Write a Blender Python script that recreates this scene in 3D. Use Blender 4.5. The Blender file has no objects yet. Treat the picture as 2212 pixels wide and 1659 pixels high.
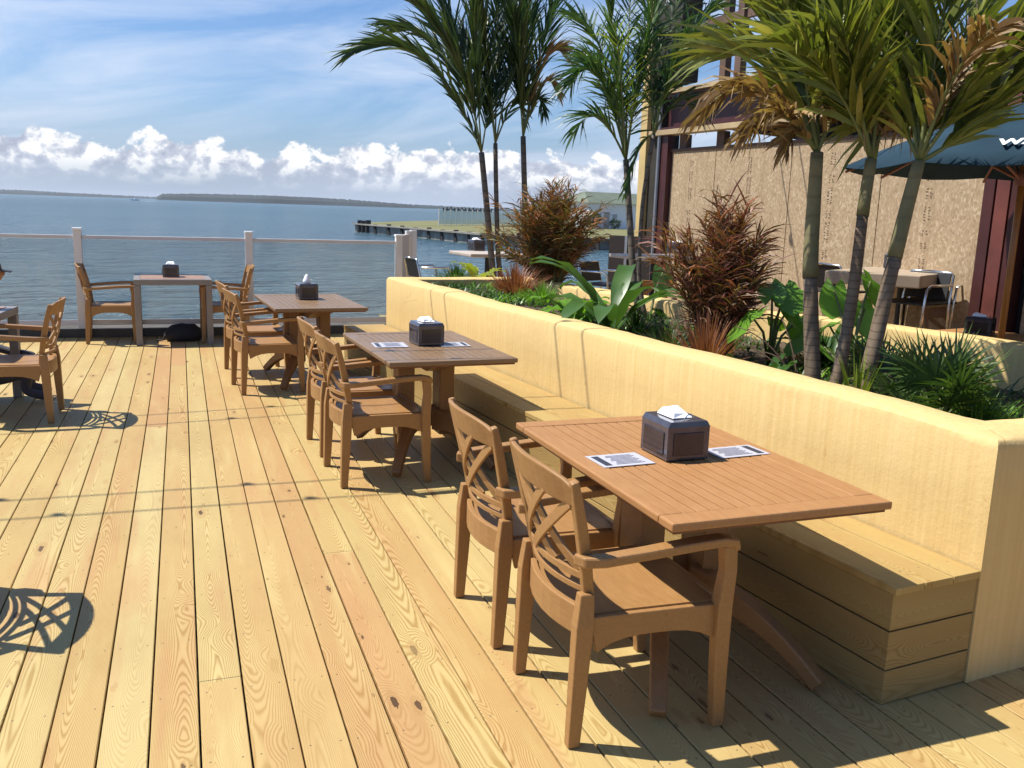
import bpy, bmesh, math, random
from mathutils import Vector, Matrix, noise
random.seed(7)
R = math.radians
S = bpy.context.scene
COL = S.collection
# ------------------------------------------------------------------ camera
F, CX, CY, HC = 1950.0, 1106.0, 829.5, 1.623
ROLL = math.atan(.0326)
HOFF = (416 + .0326*1106 - 829.5)*math.cos(ROLL)
PITCH = math.atan(-HOFF/F)
YAW = R(-20.172)
def ray(u, v):
    x, y = (u-CX)/F, (v-CY)/F
    c, s = math.cos(ROLL), math.sin(ROLL)
    x, y = c*x+s*y, -s*x+c*y
    a, z = math.cos(PITCH)-y*math.sin(PITCH), -math.sin(PITCH)-y*math.cos(PITCH)
    c, s = math.cos(YAW), math.sin(YAW)
    return Vector((c*x-s*a, s*x+c*a, z))
def U(u, v, d):
    return ray(u, v)*d + Vector((0, 0, HC))
def G(u, v, z=0):
    r = ray(u, v)
    return r*((z-HC)/r.z) + Vector((0, 0, HC))
cam = bpy.data.cameras.new('camera')
co = bpy.data.objects.new('camera', cam)
COL.objects.link(co)
S.camera = co
cam.sensor_width = 36
cam.lens = F/2212*36
cam.clip_end = 20000
cam.clip_start = .05
fw = ray(CX, CY).normalized()
rt = (ray(CX+10, CY)-ray(CX, CY)).normalized()
up = rt.cross(fw)
co.matrix_world = Matrix(((rt.x, up.x, -fw.x, 0), (rt.y, up.y, -fw.y, 0), (rt.z, up.z, -fw.z, HC), (0, 0, 0, 1)))
# ------------------------------------------------------------------ materials
def srgb(r, g, b):
    f = lambda c: (c/255/12.92) if c/255 < .04045 else ((c/255+.055)/1.055)**2.4
    return (f(r), f(g), f(b), 1)
class NT:
    def __init__(s, name):
        s.m = bpy.data.materials.new(name); s.m.use_nodes = True
        s.t = s.m.node_tree; s.n = s.t.nodes; s.p = s.n['Principled BSDF']
    def add(s, typ, ins=None, **kw):
        nd = s.n.new(typ)
        for k, v in kw.items(): setattr(nd, k, v)
        for k, v in (ins or {}).items(): s.set(nd.inputs[k], v)
        return nd
    def set(s, sock, v):
        if hasattr(v, 'is_output') or isinstance(v, bpy.types.NodeSocket): s.t.links.new(v, sock)
        else: sock.default_value = v
    def math(s, op, a, b=0.0, c=None):
        nd = s.n.new('ShaderNodeMath'); nd.operation = op
        s.set(nd.inputs[0], a); s.set(nd.inputs[1], b)
        if c is not None: s.set(nd.inputs[2], c)
        return nd.outputs[0]
    def mix(s, f, a, b, bt='MIX'):
        nd = s.n.new('ShaderNodeMix'); nd.data_type = 'RGBA'; nd.blend_type = bt
        s.set(nd.inputs[0], f); s.set(nd.inputs[6], a); s.set(nd.inputs[7], b)
        return nd.outputs[2]
    def ramp(s, f, stops, interp='LINEAR'):
        nd = s.n.new('ShaderNodeValToRGB'); cr = nd.color_ramp; cr.interpolation = interp
        while len(cr.elements) < len(stops): cr.elements.new(.5)
        for e, (p, c) in zip(cr.elements, stops): e.position = p; e.color = c
        s.set(nd.inputs[0], f); return nd.outputs[0]
    def noise(s, vec, scale, detail=3, rough=.5, dist=0, dim='3D'):
        nd = s.add('ShaderNodeTexNoise', {'Vector': vec, 'Scale': scale, 'Detail': detail, 'Roughness': rough, 'Distortion': dist}, noise_dimensions=dim)
        return nd.outputs[0]
    def obj(s): return s.add('ShaderNodeTexCoord').outputs['Object']
    def scale(s, vec, sc, loc=(0, 0, 0)):
        nd = s.add('ShaderNodeMapping', {'Vector': vec, 'Scale': sc, 'Location': loc}); return nd.outputs[0]
    def sep(s, vec): return s.add('ShaderNodeSeparateXYZ', {'Vector': vec}).outputs
    def comb(s, x=0.0, y=0.0, z=0.0): return s.add('ShaderNodeCombineXYZ', {'X': x, 'Y': y, 'Z': z}).outputs[0]
    def bump(s, h, strength=.3, dist=.01):
        nd = s.add('ShaderNodeBump', {'Height': h, 'Strength': strength, 'Distance': dist})
        s.set(s.p.inputs['Normal'], nd.outputs[0]); return nd
    def out(s, col=None, rough=.5, **kw):
        if col is not None: s.set(s.p.inputs['Base Color'], col)
        s.set(s.p.inputs['Roughness'], rough)
        for k, v in kw.items(): s.set(s.p.inputs[k.replace('_', ' ')], v)
        return s.m
def c4(r, g, b): return (r, g, b, 1)
def simple(name, col, rough=.5, var=.12, sc=8, bump=0, bsc=60, **kw):
    n = NT(name); o = n.obj()
    f = n.noise(o, sc, 4)
    d = tuple(c*(1-var) for c in col[:3])+(1,); l = tuple(min(1, c*(1+var)) for c in col[:3])+(1,)
    c = n.ramp(f, [(.3, d), (.7, l)])
    if bump: n.bump(n.noise(o, bsc, 3), bump, .004)
    return n.out(c, rough, **kw)
def wood_planks(name, axis_u, pitch, palette, along=1, dark=.55, knots=True, gloss=.55, grainf=1650., kn=.44, off=0.):
    """axis_u: index across boards, along: index along; boards indexed by floor(u/pitch)"""
    n = NT(name); s = n.sep(n.obj())
    x, y = s[axis_u], s[along]
    xs = n.math('DIVIDE', n.math('ADD', x, 50.0*pitch+off), pitch)
    idx = n.math('FLOOR', xs)
    xl = n.math('MULTIPLY', n.math('SUBTRACT', n.math('SUBTRACT', xs, idx), .5), pitch)
    wn = n.add('ShaderNodeTexWhiteNoise', {'W': idx}, noise_dimensions='1D')
    r0 = wn.outputs[0]; rc = n.sep(wn.outputs[1])
    # lengthwise pieces
    yy = n.math('DIVIDE', n.math('ADD', y, n.math('MULTIPLY', r0, 15.1)), 15.3)
    pid = n.math('ADD', n.math('FLOOR', yy), n.math('MULTIPLY', idx, 17.3))
    w2 = n.add('ShaderNodeTexWhiteNoise', {'W': pid}, noise_dimensions='1D'); q = n.sep(w2.outputs[1])
    fy = n.math('FRACT', yy)
    butt = n.math('LESS_THAN', n.math('ABSOLUTE', n.math('SUBTRACT', fy, .0012)), .00014)
    # knots
    kv = n.comb(n.math('DIVIDE', xl, .1), n.math('MULTIPLY', y, 2.9), n.math('MULTIPLY', pid, 3.77))
    vo = n.add('ShaderNodeTexVoronoi', {'Vector': kv, 'Scale': 1.0, 'Randomness': 1.0}, feature='F1')
    kd = vo.outputs['Distance']; kr = n.sep(vo.outputs['Color'])
    # growth rings
    lo = n.noise(n.comb(n.math('MULTIPLY', xl, 1.5), n.math('MULTIPLY', y, .34), n.math('MULTIPLY', pid, 5.1)), 1.0, 1, .3)
    depth = n.math('MULTIPLY', n.math('SUBTRACT', lo, .38), .50)
    xo = n.math('ADD', xl, n.math('MULTIPLY', n.math('SUBTRACT', q[0], .5), .09))
    near = n.math('MULTIPLY', n.math('MAXIMUM', n.math('SUBTRACT', .45, kd), 0.0), .055)
    r = n.math('SQRT', n.math('ADD', n.math('MULTIPLY', xo, xo), n.math('MULTIPLY', depth, depth)))
    r = n.math('ADD', r, near)
    fine = n.noise(n.comb(n.math('MULTIPLY', xl, 60.), n.math('MULTIPLY', y, 5.0), pid), 1.0, 3, .6)
    r = n.math('ADD', r, n.math('MULTIPLY', fine, .0022))
    g = n.math('MULTIPLY', n.math('ADD', n.math('SINE', n.math('MULTIPLY', r, grainf)), 1.0), .5)
    g = n.math('POWER', g, 2.2)
    base = n.ramp(q[1], palette, 'LINEAR')
    broad = n.noise(n.comb(n.math('MULTIPLY', xl, 9.), n.math('MULTIPLY', y, .9), n.math('MULTIPLY', pid, 2.1)), 1.0, 3, .55)
    base = n.mix(n.math('MULTIPLY', n.math('MAXIMUM', n.math('SUBTRACT', broad, .53), 0.0), 2.6), base, tuple(a*b for a, b in zip(palette[-1][1], (1.0, .86, .9, 1))))
    pale = n.math('MULTIPLY', n.math('MAXIMUM', n.math('SUBTRACT', .45, broad), 0.0), 3.0)
    base = n.mix(pale, base, tuple(min(1, a*b) for a, b in zip(palette[0][1], (1.12, 1.14, 1.1, 1))))
    col = n.mix(n.math('MULTIPLY', g, n.math('ADD', .26, n.math('MULTIPLY', q[2], .48))), base, n.mix(1.0, base, c4(.60, .45, .26), 'MULTIPLY'))
    pores = n.noise(n.comb(n.math('MULTIPLY', xl, 400.), n.math('MULTIPLY', y, 14.0), pid), 1.0, 2, .5)
    col = n.mix(n.math('MULTIPLY', pores, .25), col, n.mix(1.0, col, c4(.7, .6, .45), 'MULTIPLY'))
    if knots:
        has = n.math('GREATER_THAN', kr[0], kn-.24)
        size = n.math('ADD', .03, n.math('MULTIPLY', n.math('POWER', kr[1], 1.6), .12))
        wob = n.math('ADD', kd, n.math('MULTIPLY', n.math('SUBTRACT', n.noise(n.comb(n.math('MULTIPLY', xl, 110.), n.math('MULTIPLY', y, 45.), pid), 1.0, 3), .5), .13))
        m1 = n.math('MULTIPLY', n.math('LESS_THAN', wob, size), has)
        m2 = n.math('MULTIPLY', n.math('MULTIPLY', n.math('LESS_THAN', wob, n.math('MULTIPLY', size, 2.0)), has), .35)
        v2 = n.add('ShaderNodeTexVoronoi', {'Vector': n.comb(n.math('DIVIDE', xl, .055), n.math('MULTIPLY', y, 6.5), n.math('MULTIPLY', pid, 1.91)), 'Scale': 1.0}, feature='F1')
        k2 = n.sep(v2.outputs['Color'])
        m3 = n.math('MULTIPLY', n.math('LESS_THAN', n.math('ADD', v2.outputs['Distance'], n.math('MULTIPLY', fine, .05)), n.math('ADD', .06, n.math('MULTIPLY', k2[1], .06))), n.math('GREATER_THAN', k2[0], .66))
        col = n.mix(n.math('MULTIPLY', m3, .6), col, c4(.20, .12, .05))
        col = n.mix(m2, col, c4(.34, .19, .07))
        col = n.mix(n.math('MULTIPLY', m1, n.math('ADD', .45, n.math('MULTIPLY', kr[2], .5))), col, c4(.075, .04, .018))
    if axis_u == 0:
        # screw heads over each joist
        fy2 = n.math('SUBTRACT', n.math('FRACT', n.math('DIVIDE', n.math('ADD', y, 20.0), .406)), .5)
        ax = n.math('SUBTRACT', n.math('ABSOLUTE', xl), .046)
        dd = n.math('ADD', n.math('MULTIPLY', ax, ax), n.math('POWER', n.math('MULTIPLY', fy2, .406), 2.0))
        col = n.mix(n.math('MULTIPLY', n.math('LESS_THAN', dd, .0000115), .8), col, c4(.09, .07, .045))
    scuff = n.noise(n.comb(n.math('MULTIPLY', x, 3.0), n.math('MULTIPLY', y, 1.1), 7.7), 1.0, 6, .65)
    col = n.mix(n.math('MULTIPLY', n.math('MAXIMUM', n.math('SUBTRACT', scuff, .52), 0.0), 2.2), col, n.mix(1.0, col, c4(.80, .74, .70), 'MULTIPLY'))
    col = n.mix(n.math('MULTIPLY', butt, .8), col, c4(.05, .03, .015))
    dirt = n.noise(n.comb(x, y, 3.3), 1.3, 5, .6)
    col = n.mix(n.math('MULTIPLY', n.math('MAXIMUM', n.math('SUBTRACT', dirt, .5), 0.0), 1.2), col, n.mix(1.0, col, c4(.72, .68, .6), 'MULTIPLY'))
    n.bump(n.math('ADD', g, n.math('MULTIPLY', pores, .6)), .12, .002)
    return n.out(col, gloss, Specular_IOR_Level=.25)
PINE = [(0, c4(.50, .40, .185)), (.4, c4(.49, .37, .155)), (.75, c4(.475, .33, .135)), (1, c4(.45, .275, .12))]
M = {}
M['deck'] = wood_planks('pine_deck', 0, .1445, PINE, 1)
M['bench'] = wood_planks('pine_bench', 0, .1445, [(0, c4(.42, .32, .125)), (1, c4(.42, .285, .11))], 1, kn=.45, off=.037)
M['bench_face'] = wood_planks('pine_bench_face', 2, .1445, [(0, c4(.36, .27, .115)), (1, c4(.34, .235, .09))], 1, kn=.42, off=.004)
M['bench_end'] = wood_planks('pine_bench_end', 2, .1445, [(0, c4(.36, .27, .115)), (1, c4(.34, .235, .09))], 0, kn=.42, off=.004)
def resin(name, a, b, rough=.42):
    n = NT(name); o = n.obj()
    g = n.noise(n.scale(o, (30, 4, 30)), 3, 4, .6)
    c = n.ramp(g, [(.25, a), (.75, b)])
    n.bump(n.noise(n.scale(o, (60, 12, 60)), 4, 3), .12, .002)
    return n.out(c, n.ramp(n.noise(o, 9, 3), [(.3, c4(rough-.08,)*1 if False else (rough-.08,)*3+(1,)), (.7, (rough+.12,)*3+(1,))]), Specular_IOR_Level=.4)
M['chair'] = resin('resin_teak_chair', c4(.275, .14, .048), c4(.35, .187, .069))
M['table'] = resin('resin_teak_table', c4(.33, .155, .055), c4(.40, .205, .080), .5)
M['table_dull'] = resin('weathered_teak_table', c4(.19, .118, .062), c4(.25, .155, .085), .36)
M['groove'] = simple('groove_shadow', c4(.16, .07, .03), .7)
M['base'] = resin('resin_pedestal', c4(.21, .11, .042), c4(.27, .145, .058), .5)
def stucco():
    n = NT('yellow_stucco'); o = n.obj(); s = n.sep(o)
    st = n.noise(n.comb(n.math('MULTIPLY', s[0], 38), n.math('MULTIPLY', s[1], 38), n.math('MULTIPLY', s[2], 1.4)), 1, 3, .5)
    bl = n.noise(o, 1.6, 4, .55)
    c = n.ramp(st, [(.3, c4(.60, .42, .175)), (.7, c4(.65, .475, .215))])
    c = n.mix(n.math('MULTIPLY', n.math('MAXIMUM', n.math('SUBTRACT', bl, .52), 0.0), 1.6), c, c4(.56, .38, .17))
    top = n.sep(n.add('ShaderNodeNewGeometry').outputs['Normal'])[2]
    sp = n.noise(o, 14, 2, .5)
    spot = n.math('GREATER_THAN', sp, .735)
    c = n.mix(n.math('MULTIPLY', spot, .35), c, c4(.5, .31, .12))
    # run marks below the cap
    run = n.math('GREATER_THAN', n.noise(n.comb(n.math('MULTIPLY', s[1], 9.), 0.0, n.math('MULTIPLY', s[2], .25)), 1, 2, .4), .70)
    c = n.mix(n.math('MULTIPLY', run, .12), c, c4(.55, .36, .15))
    cr = n.add('ShaderNodeTexVoronoi', {'Vector': n.mix(.12, o, n.add('ShaderNodeTexNoise', {'Vector': o, 'Scale': 3.0, 'Detail': 4.0}).outputs['Color'], 'ADD'), 'Scale': 1.1}, feature='DISTANCE_TO_EDGE')
    ck = n.math('MULTIPLY', n.math('LESS_THAN', cr.outputs['Distance'], .0032), n.math('GREATER_THAN', n.noise(o, 2.3, 2), .56))
    c = n.mix(n.math('MULTIPLY', ck, .45), c, c4(.33, .21, .09))
    sc_ = n.noise(n.comb(n.math('MULTIPLY', s[0], 5.), n.math('MULTIPLY', s[1], 5.), n.math('MULTIPLY', s[2], 11.)), 1, 4, .6)
    c = n.mix(n.math('MULTIPLY', n.math('MAXIMUM', n.math('SUBTRACT', sc_, .55), 0.0), 1.5), c, c4(.53, .37, .17))
    h = n.math('ADD', n.math('MULTIPLY', st, 1.0), n.math('ADD', n.math('MULTIPLY', n.noise(o, 90, 3, .6), .45), n.math('MULTIPLY', n.noise(o, 11, 4, .6), 1.3)))
    n.bump(h, .38, .007)
    return n.out(c, .85, Specular_IOR_Level=.15)
M['stucco'] = stucco()
def osb():
    n = NT('osb_board'); o = n.obj()
    v = n.add('ShaderNodeTexVoronoi', {'Vector': n.scale(n.mix(.06, o, n.add('ShaderNodeTexNoise', {'Vector': o, 'Scale': 6.0}).outputs['Color'], 'ADD'), (62, 64, 40)), 'Scale': 1.0})
    q = n.sep(v.outputs['Color'])
    c = n.ramp(q[0], [(0, c4(.31, .22, .135)), (.25, c4(.38, .275, .168)), (.75, c4(.43, .318, .20)), (1, c4(.53, .41, .28))])
    big = n.noise(o, 1.2, 4, .6)
    c = n.mix(n.math('MULTIPLY', n.math('MAXIMUM', n.math('SUBTRACT', big, .5), 0.0), 1.0), c, c4(.36, .25, .15))
    s = n.sep(o)
    wst = n.noise(n.comb(n.math('MULTIPLY', s[1], 9), 0.0, n.math('MULTIPLY', s[2], .5)), 1, 3)
    c = n.mix(n.math('MULTIPLY', n.math('MAXIMUM', n.math('SUBTRACT', wst, .52), 0.0), 1.6), c, c4(.22, .14, .08))
    n.bump(q[1], .2, .003)
    return n.out(c, .8, Specular_IOR_Level=.2)
M['osb'] = osb()
M['ink'] = simple('stamp_ink', c4(.24, .165, .10), .8)
M['lumber'] = simple('pale_lumber', c4(.42, .31, .17), .7, .2, 3, .2)
M['lumber_lit'] = simple('sunlit_post_lumber', c4(.55, .40, .17), .7, .15, 3, .2)  # yellower, brighter copy of the pale lumber; sunlight put into its colour
M['stud'] = simple('brown_studs', c4(.12, .07, .048), .75, .25, 4, .2)
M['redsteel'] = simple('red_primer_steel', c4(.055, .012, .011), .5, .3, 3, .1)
M['redlit'] = simple('red_flange_sunlit', c4(.13, .035, .027), .5, .3, 3, .1)  # brighter copy of the primer red; sunlight on the flange is in the colour
M['darkwall'] = simple('dark_brown_post', c4(.028, .024, .016), .8, .35, 2, .2)  # near-black brown used on the tall corner post
M['brownpanel'] = simple('brown_screen', c4(.02, .013, .01), .6, .2, 3, .1)
M['dark'] = simple('dark_interior', c4(.012, .012, .016), .9)
M['metal'] = simple('aluminium', c4(.72, .72, .72), .25, .05, 8, 0, 60, Metallic=1.0)
M['galv'] = simple('galvanised_conduit', c4(.32, .33, .36), .4, .1, 8, 0, 60, Metallic=.6)
M['blackseat'] = simple('black_sling', c4(.012, .012, .014), .55, .2, 30, .1)
M['white_post'] = simple('white_vinyl_post', c4(.74, .70, .67), .45, .06, 3)
M['beige_panel'] = simple('beige_screen_panel', c4(.46, .395, .34), .55, .06, 3)
M['rail'] = simple('painted_rail', c4(.58, .56, .56), .4, .08, 3)
M['curb'] = simple('dark_curb', c4(.075, .065, .05), .8, .3, 4, .2)
M['greytable'] = simple('grey_powder_coat', c4(.22, .20, .19), .45, .08, 10)
M['greyslat'] = simple('faux_teak_slat', c4(.30, .18, .125), .5, .15, 12)
M['hightop'] = simple('pale_table_top', c4(.46, .39, .33), .5, .08, 6)
M['hitop2'] = simple('pale_sand_table_top', c4(.37, .29, .21), .5, .1, 6)
M['paper'] = simple('white_paper', c4(.85, .85, .88), .8, .03, 20)
M['card'] = simple('printed_card', c4(.48, .47, .51), .35, .05, 60)
M['cardink'] = simple('card_ink_band', c4(.035, .037, .055), .4)
M['cardgrey'] = simple('card_grey_print', c4(.13, .135, .19), .4, .5, 220)
M['smoke'] = simple('smoked_plastic', c4(.060, .055, .066), .18, .35, 14, .05, 60, Coat_Weight=.5)
M['smoke_dark'] = simple('smoked_plastic_dark', c4(.036, .030, .034), .12, .3, 10)
M['bag'] = simple('black_bag_fabric', c4(.012, .011, .014), .75, .3, 20, .5, 30)
M['soil'] = simple('planter_mulch', c4(.075, .05, .03), .95, .5, 20, .8, 40)
M['trunk_dark'] = None
def trunk_mat(name, a, b, ring, sc=17.):
    n = NT(name); s = n.sep(n.obj())
    w = n.noise(n.comb(n.math('MULTIPLY', s[0], 8.), n.math('MULTIPLY', s[1], 8.), n.math('MULTIPLY', s[2], 3.)), 1, 4, .6)
    z = n.math('ADD', n.math('MULTIPLY', s[2], sc), n.math('MULTIPLY', w, .6))
    f = n.math('FRACT', z)
    rr = n.math('LESS_THAN', n.math('ABSOLUTE', n.math('SUBTRACT', f, .5)), .09)
    c = n.ramp(w, [(.3, a), (.7, b)])
    c = n.mix(n.math('MULTIPLY', rr, .65), c, ring)
    n.bump(n.math('ADD', n.math('MULTIPLY', rr, -1.0), n.math('MULTIPLY', w, .6)), .5, .006)
    return n.out(c, .75, Specular_IOR_Level=.2)
M['trunk_dark'] = trunk_mat('slim_palm_bark', c4(.10, .08, .06), c4(.19, .155, .12), c4(.06, .05, .035), 9.)
M['trunk'] = trunk_mat('ringed_palm_bark', c4(.135, .095, .06), c4(.24, .175, .12), c4(.09, .06, .04), 24.)
M['shaft'] = trunk_mat('green_crownshaft', c4(.15, .135, .06), c4(.23, .20, .11), c4(.15, .13, .07), 9.)
def leafmat(name, stops, rough=.4, trans=.28, spec=.5):
    n = NT(name); g = n.add('ShaderNodeNewGeometry')
    w = n.noise(n.obj(), 2.2, 3)
    f = n.math('ADD', n.math('MULTIPLY', g.outputs['Random Per Island'], .6), n.math('MULTIPLY', n.math('SUBTRACT', w, .3), .9))
    c = n.ramp(f, stops)
    n.out(c, rough, Specular_IOR_Level=spec)
    tr = n.add('ShaderNodeBsdfTranslucent', {'Color': n.mix(1.0, c, c4(1.3, 1.35, .6), 'MULTIPLY')})
    mx = n.add('ShaderNodeMixShader', {0: trans, 1: n.p.outputs[0], 2: tr.outputs[0]})
    n.t.links.new(mx.outputs[0], n.n['Material Output'].inputs[0])
    return n.m
M['leaf_a'] = leafmat('palm_leaf_dark_green', [(0, c4(0.016, 0.034, 0.011)), (.45, c4(0.037, 0.072, 0.020)), (.8, c4(0.069, 0.106, 0.029)), (1, c4(0.202, 0.154, 0.070))])
M['leaf_b'] = leafmat('palm_leaf_mid_green', [(0, c4(0.022, 0.055, 0.022)), (.45, c4(0.049, 0.110, 0.033)), (.8, c4(0.122, 0.209, 0.049)), (1, c4(0.221, 0.276, 0.089))])
M['leaf_c'] = leafmat('palm_leaf_olive', [(0, c4(0.058, 0.083, 0.016)), (.4, c4(0.146, 0.180, 0.030)), (.75, c4(0.276, 0.286, 0.061)), (1, c4(0.582, 0.451, 0.169))])  # palest stop stands in for glossy sunlit strips among the leaflets
M['leaf_dry'] = leafmat('palm_leaf_dried', [(0, c4(0.101, 0.056, 0.026)), (.4, c4(0.246, 0.146, 0.062)), (.75, c4(0.426, 0.291, 0.125)), (1, c4(0.314, 0.302, 0.083))], .6)
M['leaf_bronze'] = leafmat('bronze_leaf', [(0, c4(0.053, 0.035, 0.013)), (.3, c4(0.181, 0.071, 0.027)), (.55, c4(0.106, 0.115, 0.030)), (.8, c4(0.449, 0.143, 0.054)), (1, c4(0.643, 0.304, 0.108))], .5)
M['leaf_purple'] = leafmat('dark_bronze_leaf', [(0, c4(0.072, 0.023, 0.018)), (.35, c4(0.215, 0.065, 0.042)), (.6, c4(0.143, 0.099, 0.028)), (.85, c4(0.478, 0.166, 0.083)), (1, c4(0.621, 0.330, 0.111))], .5)
M['leaf_red'] = leafmat('copper_grass', [(0, c4(0.140, 0.048, 0.026)), (.5, c4(0.300, 0.106, 0.053)), (1, c4(0.450, 0.230, 0.123))], .5)
M['leaf_bright'] = leafmat('bright_leaf', [(0, c4(0.065, 0.156, 0.015)), (.5, c4(0.143, 0.312, 0.032)), (1, c4(0.312, 0.494, 0.064))], .35, .35)
M['leaf_lime'] = leafmat('lime_leaf', [(0, c4(0.104, 0.160, 0.016)), (.5, c4(0.224, 0.288, 0.032)), (1, c4(0.336, 0.384, 0.064))], .35, .35)
M['leaf_deep'] = leafmat('deep_green_leaf', [(0, c4(0.018, 0.054, 0.012)), (.5, c4(0.045, 0.108, 0.022)), (1, c4(0.108, 0.216, 0.037))], .3)
M['leaf_strap'] = leafmat('strap_leaf', [(0, c4(.03, .075, .018)), (.5, c4(.06, .13, .028)), (1, c4(.12, .22, .05))], .38)
M['leaf_fan'] = leafmat('fan_palm_leaf', [(0, c4(0.021, 0.047, 0.012)), (.5, c4(0.052, 0.104, 0.022)), (.85, c4(0.125, 0.177, 0.038)), (1, c4(0.229, 0.208, 0.077))], .4)
M['stem'] = simple('leaf_stalk', c4(.14, .16, .05), .6)
M['stem_brown'] = simple('brown_stalk', c4(.12, .07, .04), .7)
M['canopy'] = simple('navy_umbrella_cloth', c4(.022, .046, .068), .9, .15, 3, .15, 20, Specular_IOR_Level=.08)
M['umbwood'] = simple('varnished_pole', c4(.33, .13, .028), .35, .2, 4)
M['rib'] = simple('umbrella_rib_wood', c4(.26, .10, .075), .5)
M['white'] = simple('white_print', c4(.85, .85, .85), .6, .02)
M['black'] = simple('black_plastic', c4(.01, .01, .01), .5)
M['skin'] = simple('skin', c4(.33, .17, .11), .5, .08, 10)
M['hair'] = simple('dark_hair', c4(.015, .012, .010), .5, .3, 40)
M['shirt'] = simple('dark_shirt', c4(.05, .05, .07), .8, .2, 10)
M['bulb'] = simple('clear_bulb', c4(.3, .28, .25), .2)
M['pile'] = simple('tarred_piling', c4(.012, .012, .012), .8, .4, 1)
M['bulkhead'] = simple('bulkhead_planks', c4(.24, .23, .20), .85, .5, .8)
M['cap'] = simple('bulkhead_cap', c4(.24, .22, .18), .8, .3, .5)
def grass():
    n = NT('shore_grass'); o = n.obj()
    c = n.ramp(n.noise(o, .25, 5, .6), [(.3, c4(.10, .11, .03)), (.55, c4(.16, .15, .05)), (.8, c4(.23, .19, .09))])
    return n.out(c, .9)
M['grass'] = grass()
M['housewall'] = simple('white_clapboard', c4(.86, .85, .86), .7, .05, .5)
M['houseroof'] = simple('grey_green_roof', c4(.13, .155, .11), .8, .15, .6)
M['farglass'] = simple('pale_screen', c4(.62, .66, .66), .5, .05, 1)
M['fartree'] = simple('far_wood', c4(.022, .034, .036), .9, .45, .012)
M['shrub'] = leafmat('shrub_leaf', [(0, c4(0.010, 0.024, 0.010)), (1, c4(0.048, 0.088, 0.032))])
def glassmat():
    n = NT('railing_glass')
    tr = n.add('ShaderNodeBsdfTransparent', {'Color': c4(.86, .90, .90)})
    gl = n.add('ShaderNodeBsdfGlossy', {'Color': c4(1, 1, 1), 'Roughness': .03})
    df = n.add('ShaderNodeBsdfDiffuse', {'Color': c4(.75, .74, .70)})
    fr = n.add('ShaderNodeFresnel', {'IOR': 1.35})
    m1 = n.add('ShaderNodeMixShader', {0: fr.outputs[0], 1: tr.outputs[0], 2: gl.outputs[0]})
    sm = n.math('MULTIPLY', n.noise(n.scale(n.obj(), (1, 1, 2)), 1.1, 3), .26)
    m2 = n.add('ShaderNodeMixShader', {0: sm, 1: m1.outputs[0], 2: df.outputs[0]})
    n.t.links.new(m2.outputs[0], n.n['Material Output'].inputs[0])
    return n.m
M['glass'] = glassmat()
def watermat():
    n = NT('bay_water'); o = n.obj(); s = n.sep(o)
    w1 = n.noise(n.scale(o, (.55, 1.5, 1)), 1.0, 5, .6, .4)
    w2 = n.noise(n.scale(o, (.20, .55, 1), (7, 3, 0)), 1.0, 5, .6, .6)
    w3 = n.noise(n.scale(o, (2.4, 6.5, 1)), 1.0, 3, .55)
    w4 = n.noise(n.scale(o, (.006, .022, 1)), 1.0, 4, .55)
    dist = n.math('SQRT', n.math('ADD', n.math('MULTIPLY', s[0], s[0]), n.math('MULTIPLY', s[1], s[1])))
    fade = n.math('DIVIDE', 26.0, n.math('ADD', 26.0, dist))
    h = n.math('ADD', n.math('MULTIPLY', w1, 3.0), n.math('ADD', n.math('MULTIPLY', w2, 6.5), n.math('MULTIPLY', n.math('MULTIPLY', w3, .5), fade)))
    n.bump(h, 1.0, .42)
    c = n.ramp(w4, [(.3, c4(.035, .095, .13)), (.7, c4(.07, .15, .185))])
    near_mix = n.math('MULTIPLY', fade, .55)  # paler blue mixed in towards the camera
    c = n.mix(near_mix, c, c4(.17, .25, .31))
    return n.out(c, n.math('ADD', .06, n.math('MULTIPLY', n.math('SUBTRACT', 1.0, fade), .2)), IOR=1.33, Specular_IOR_Level=.5)
M['water'] = watermat()
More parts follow.
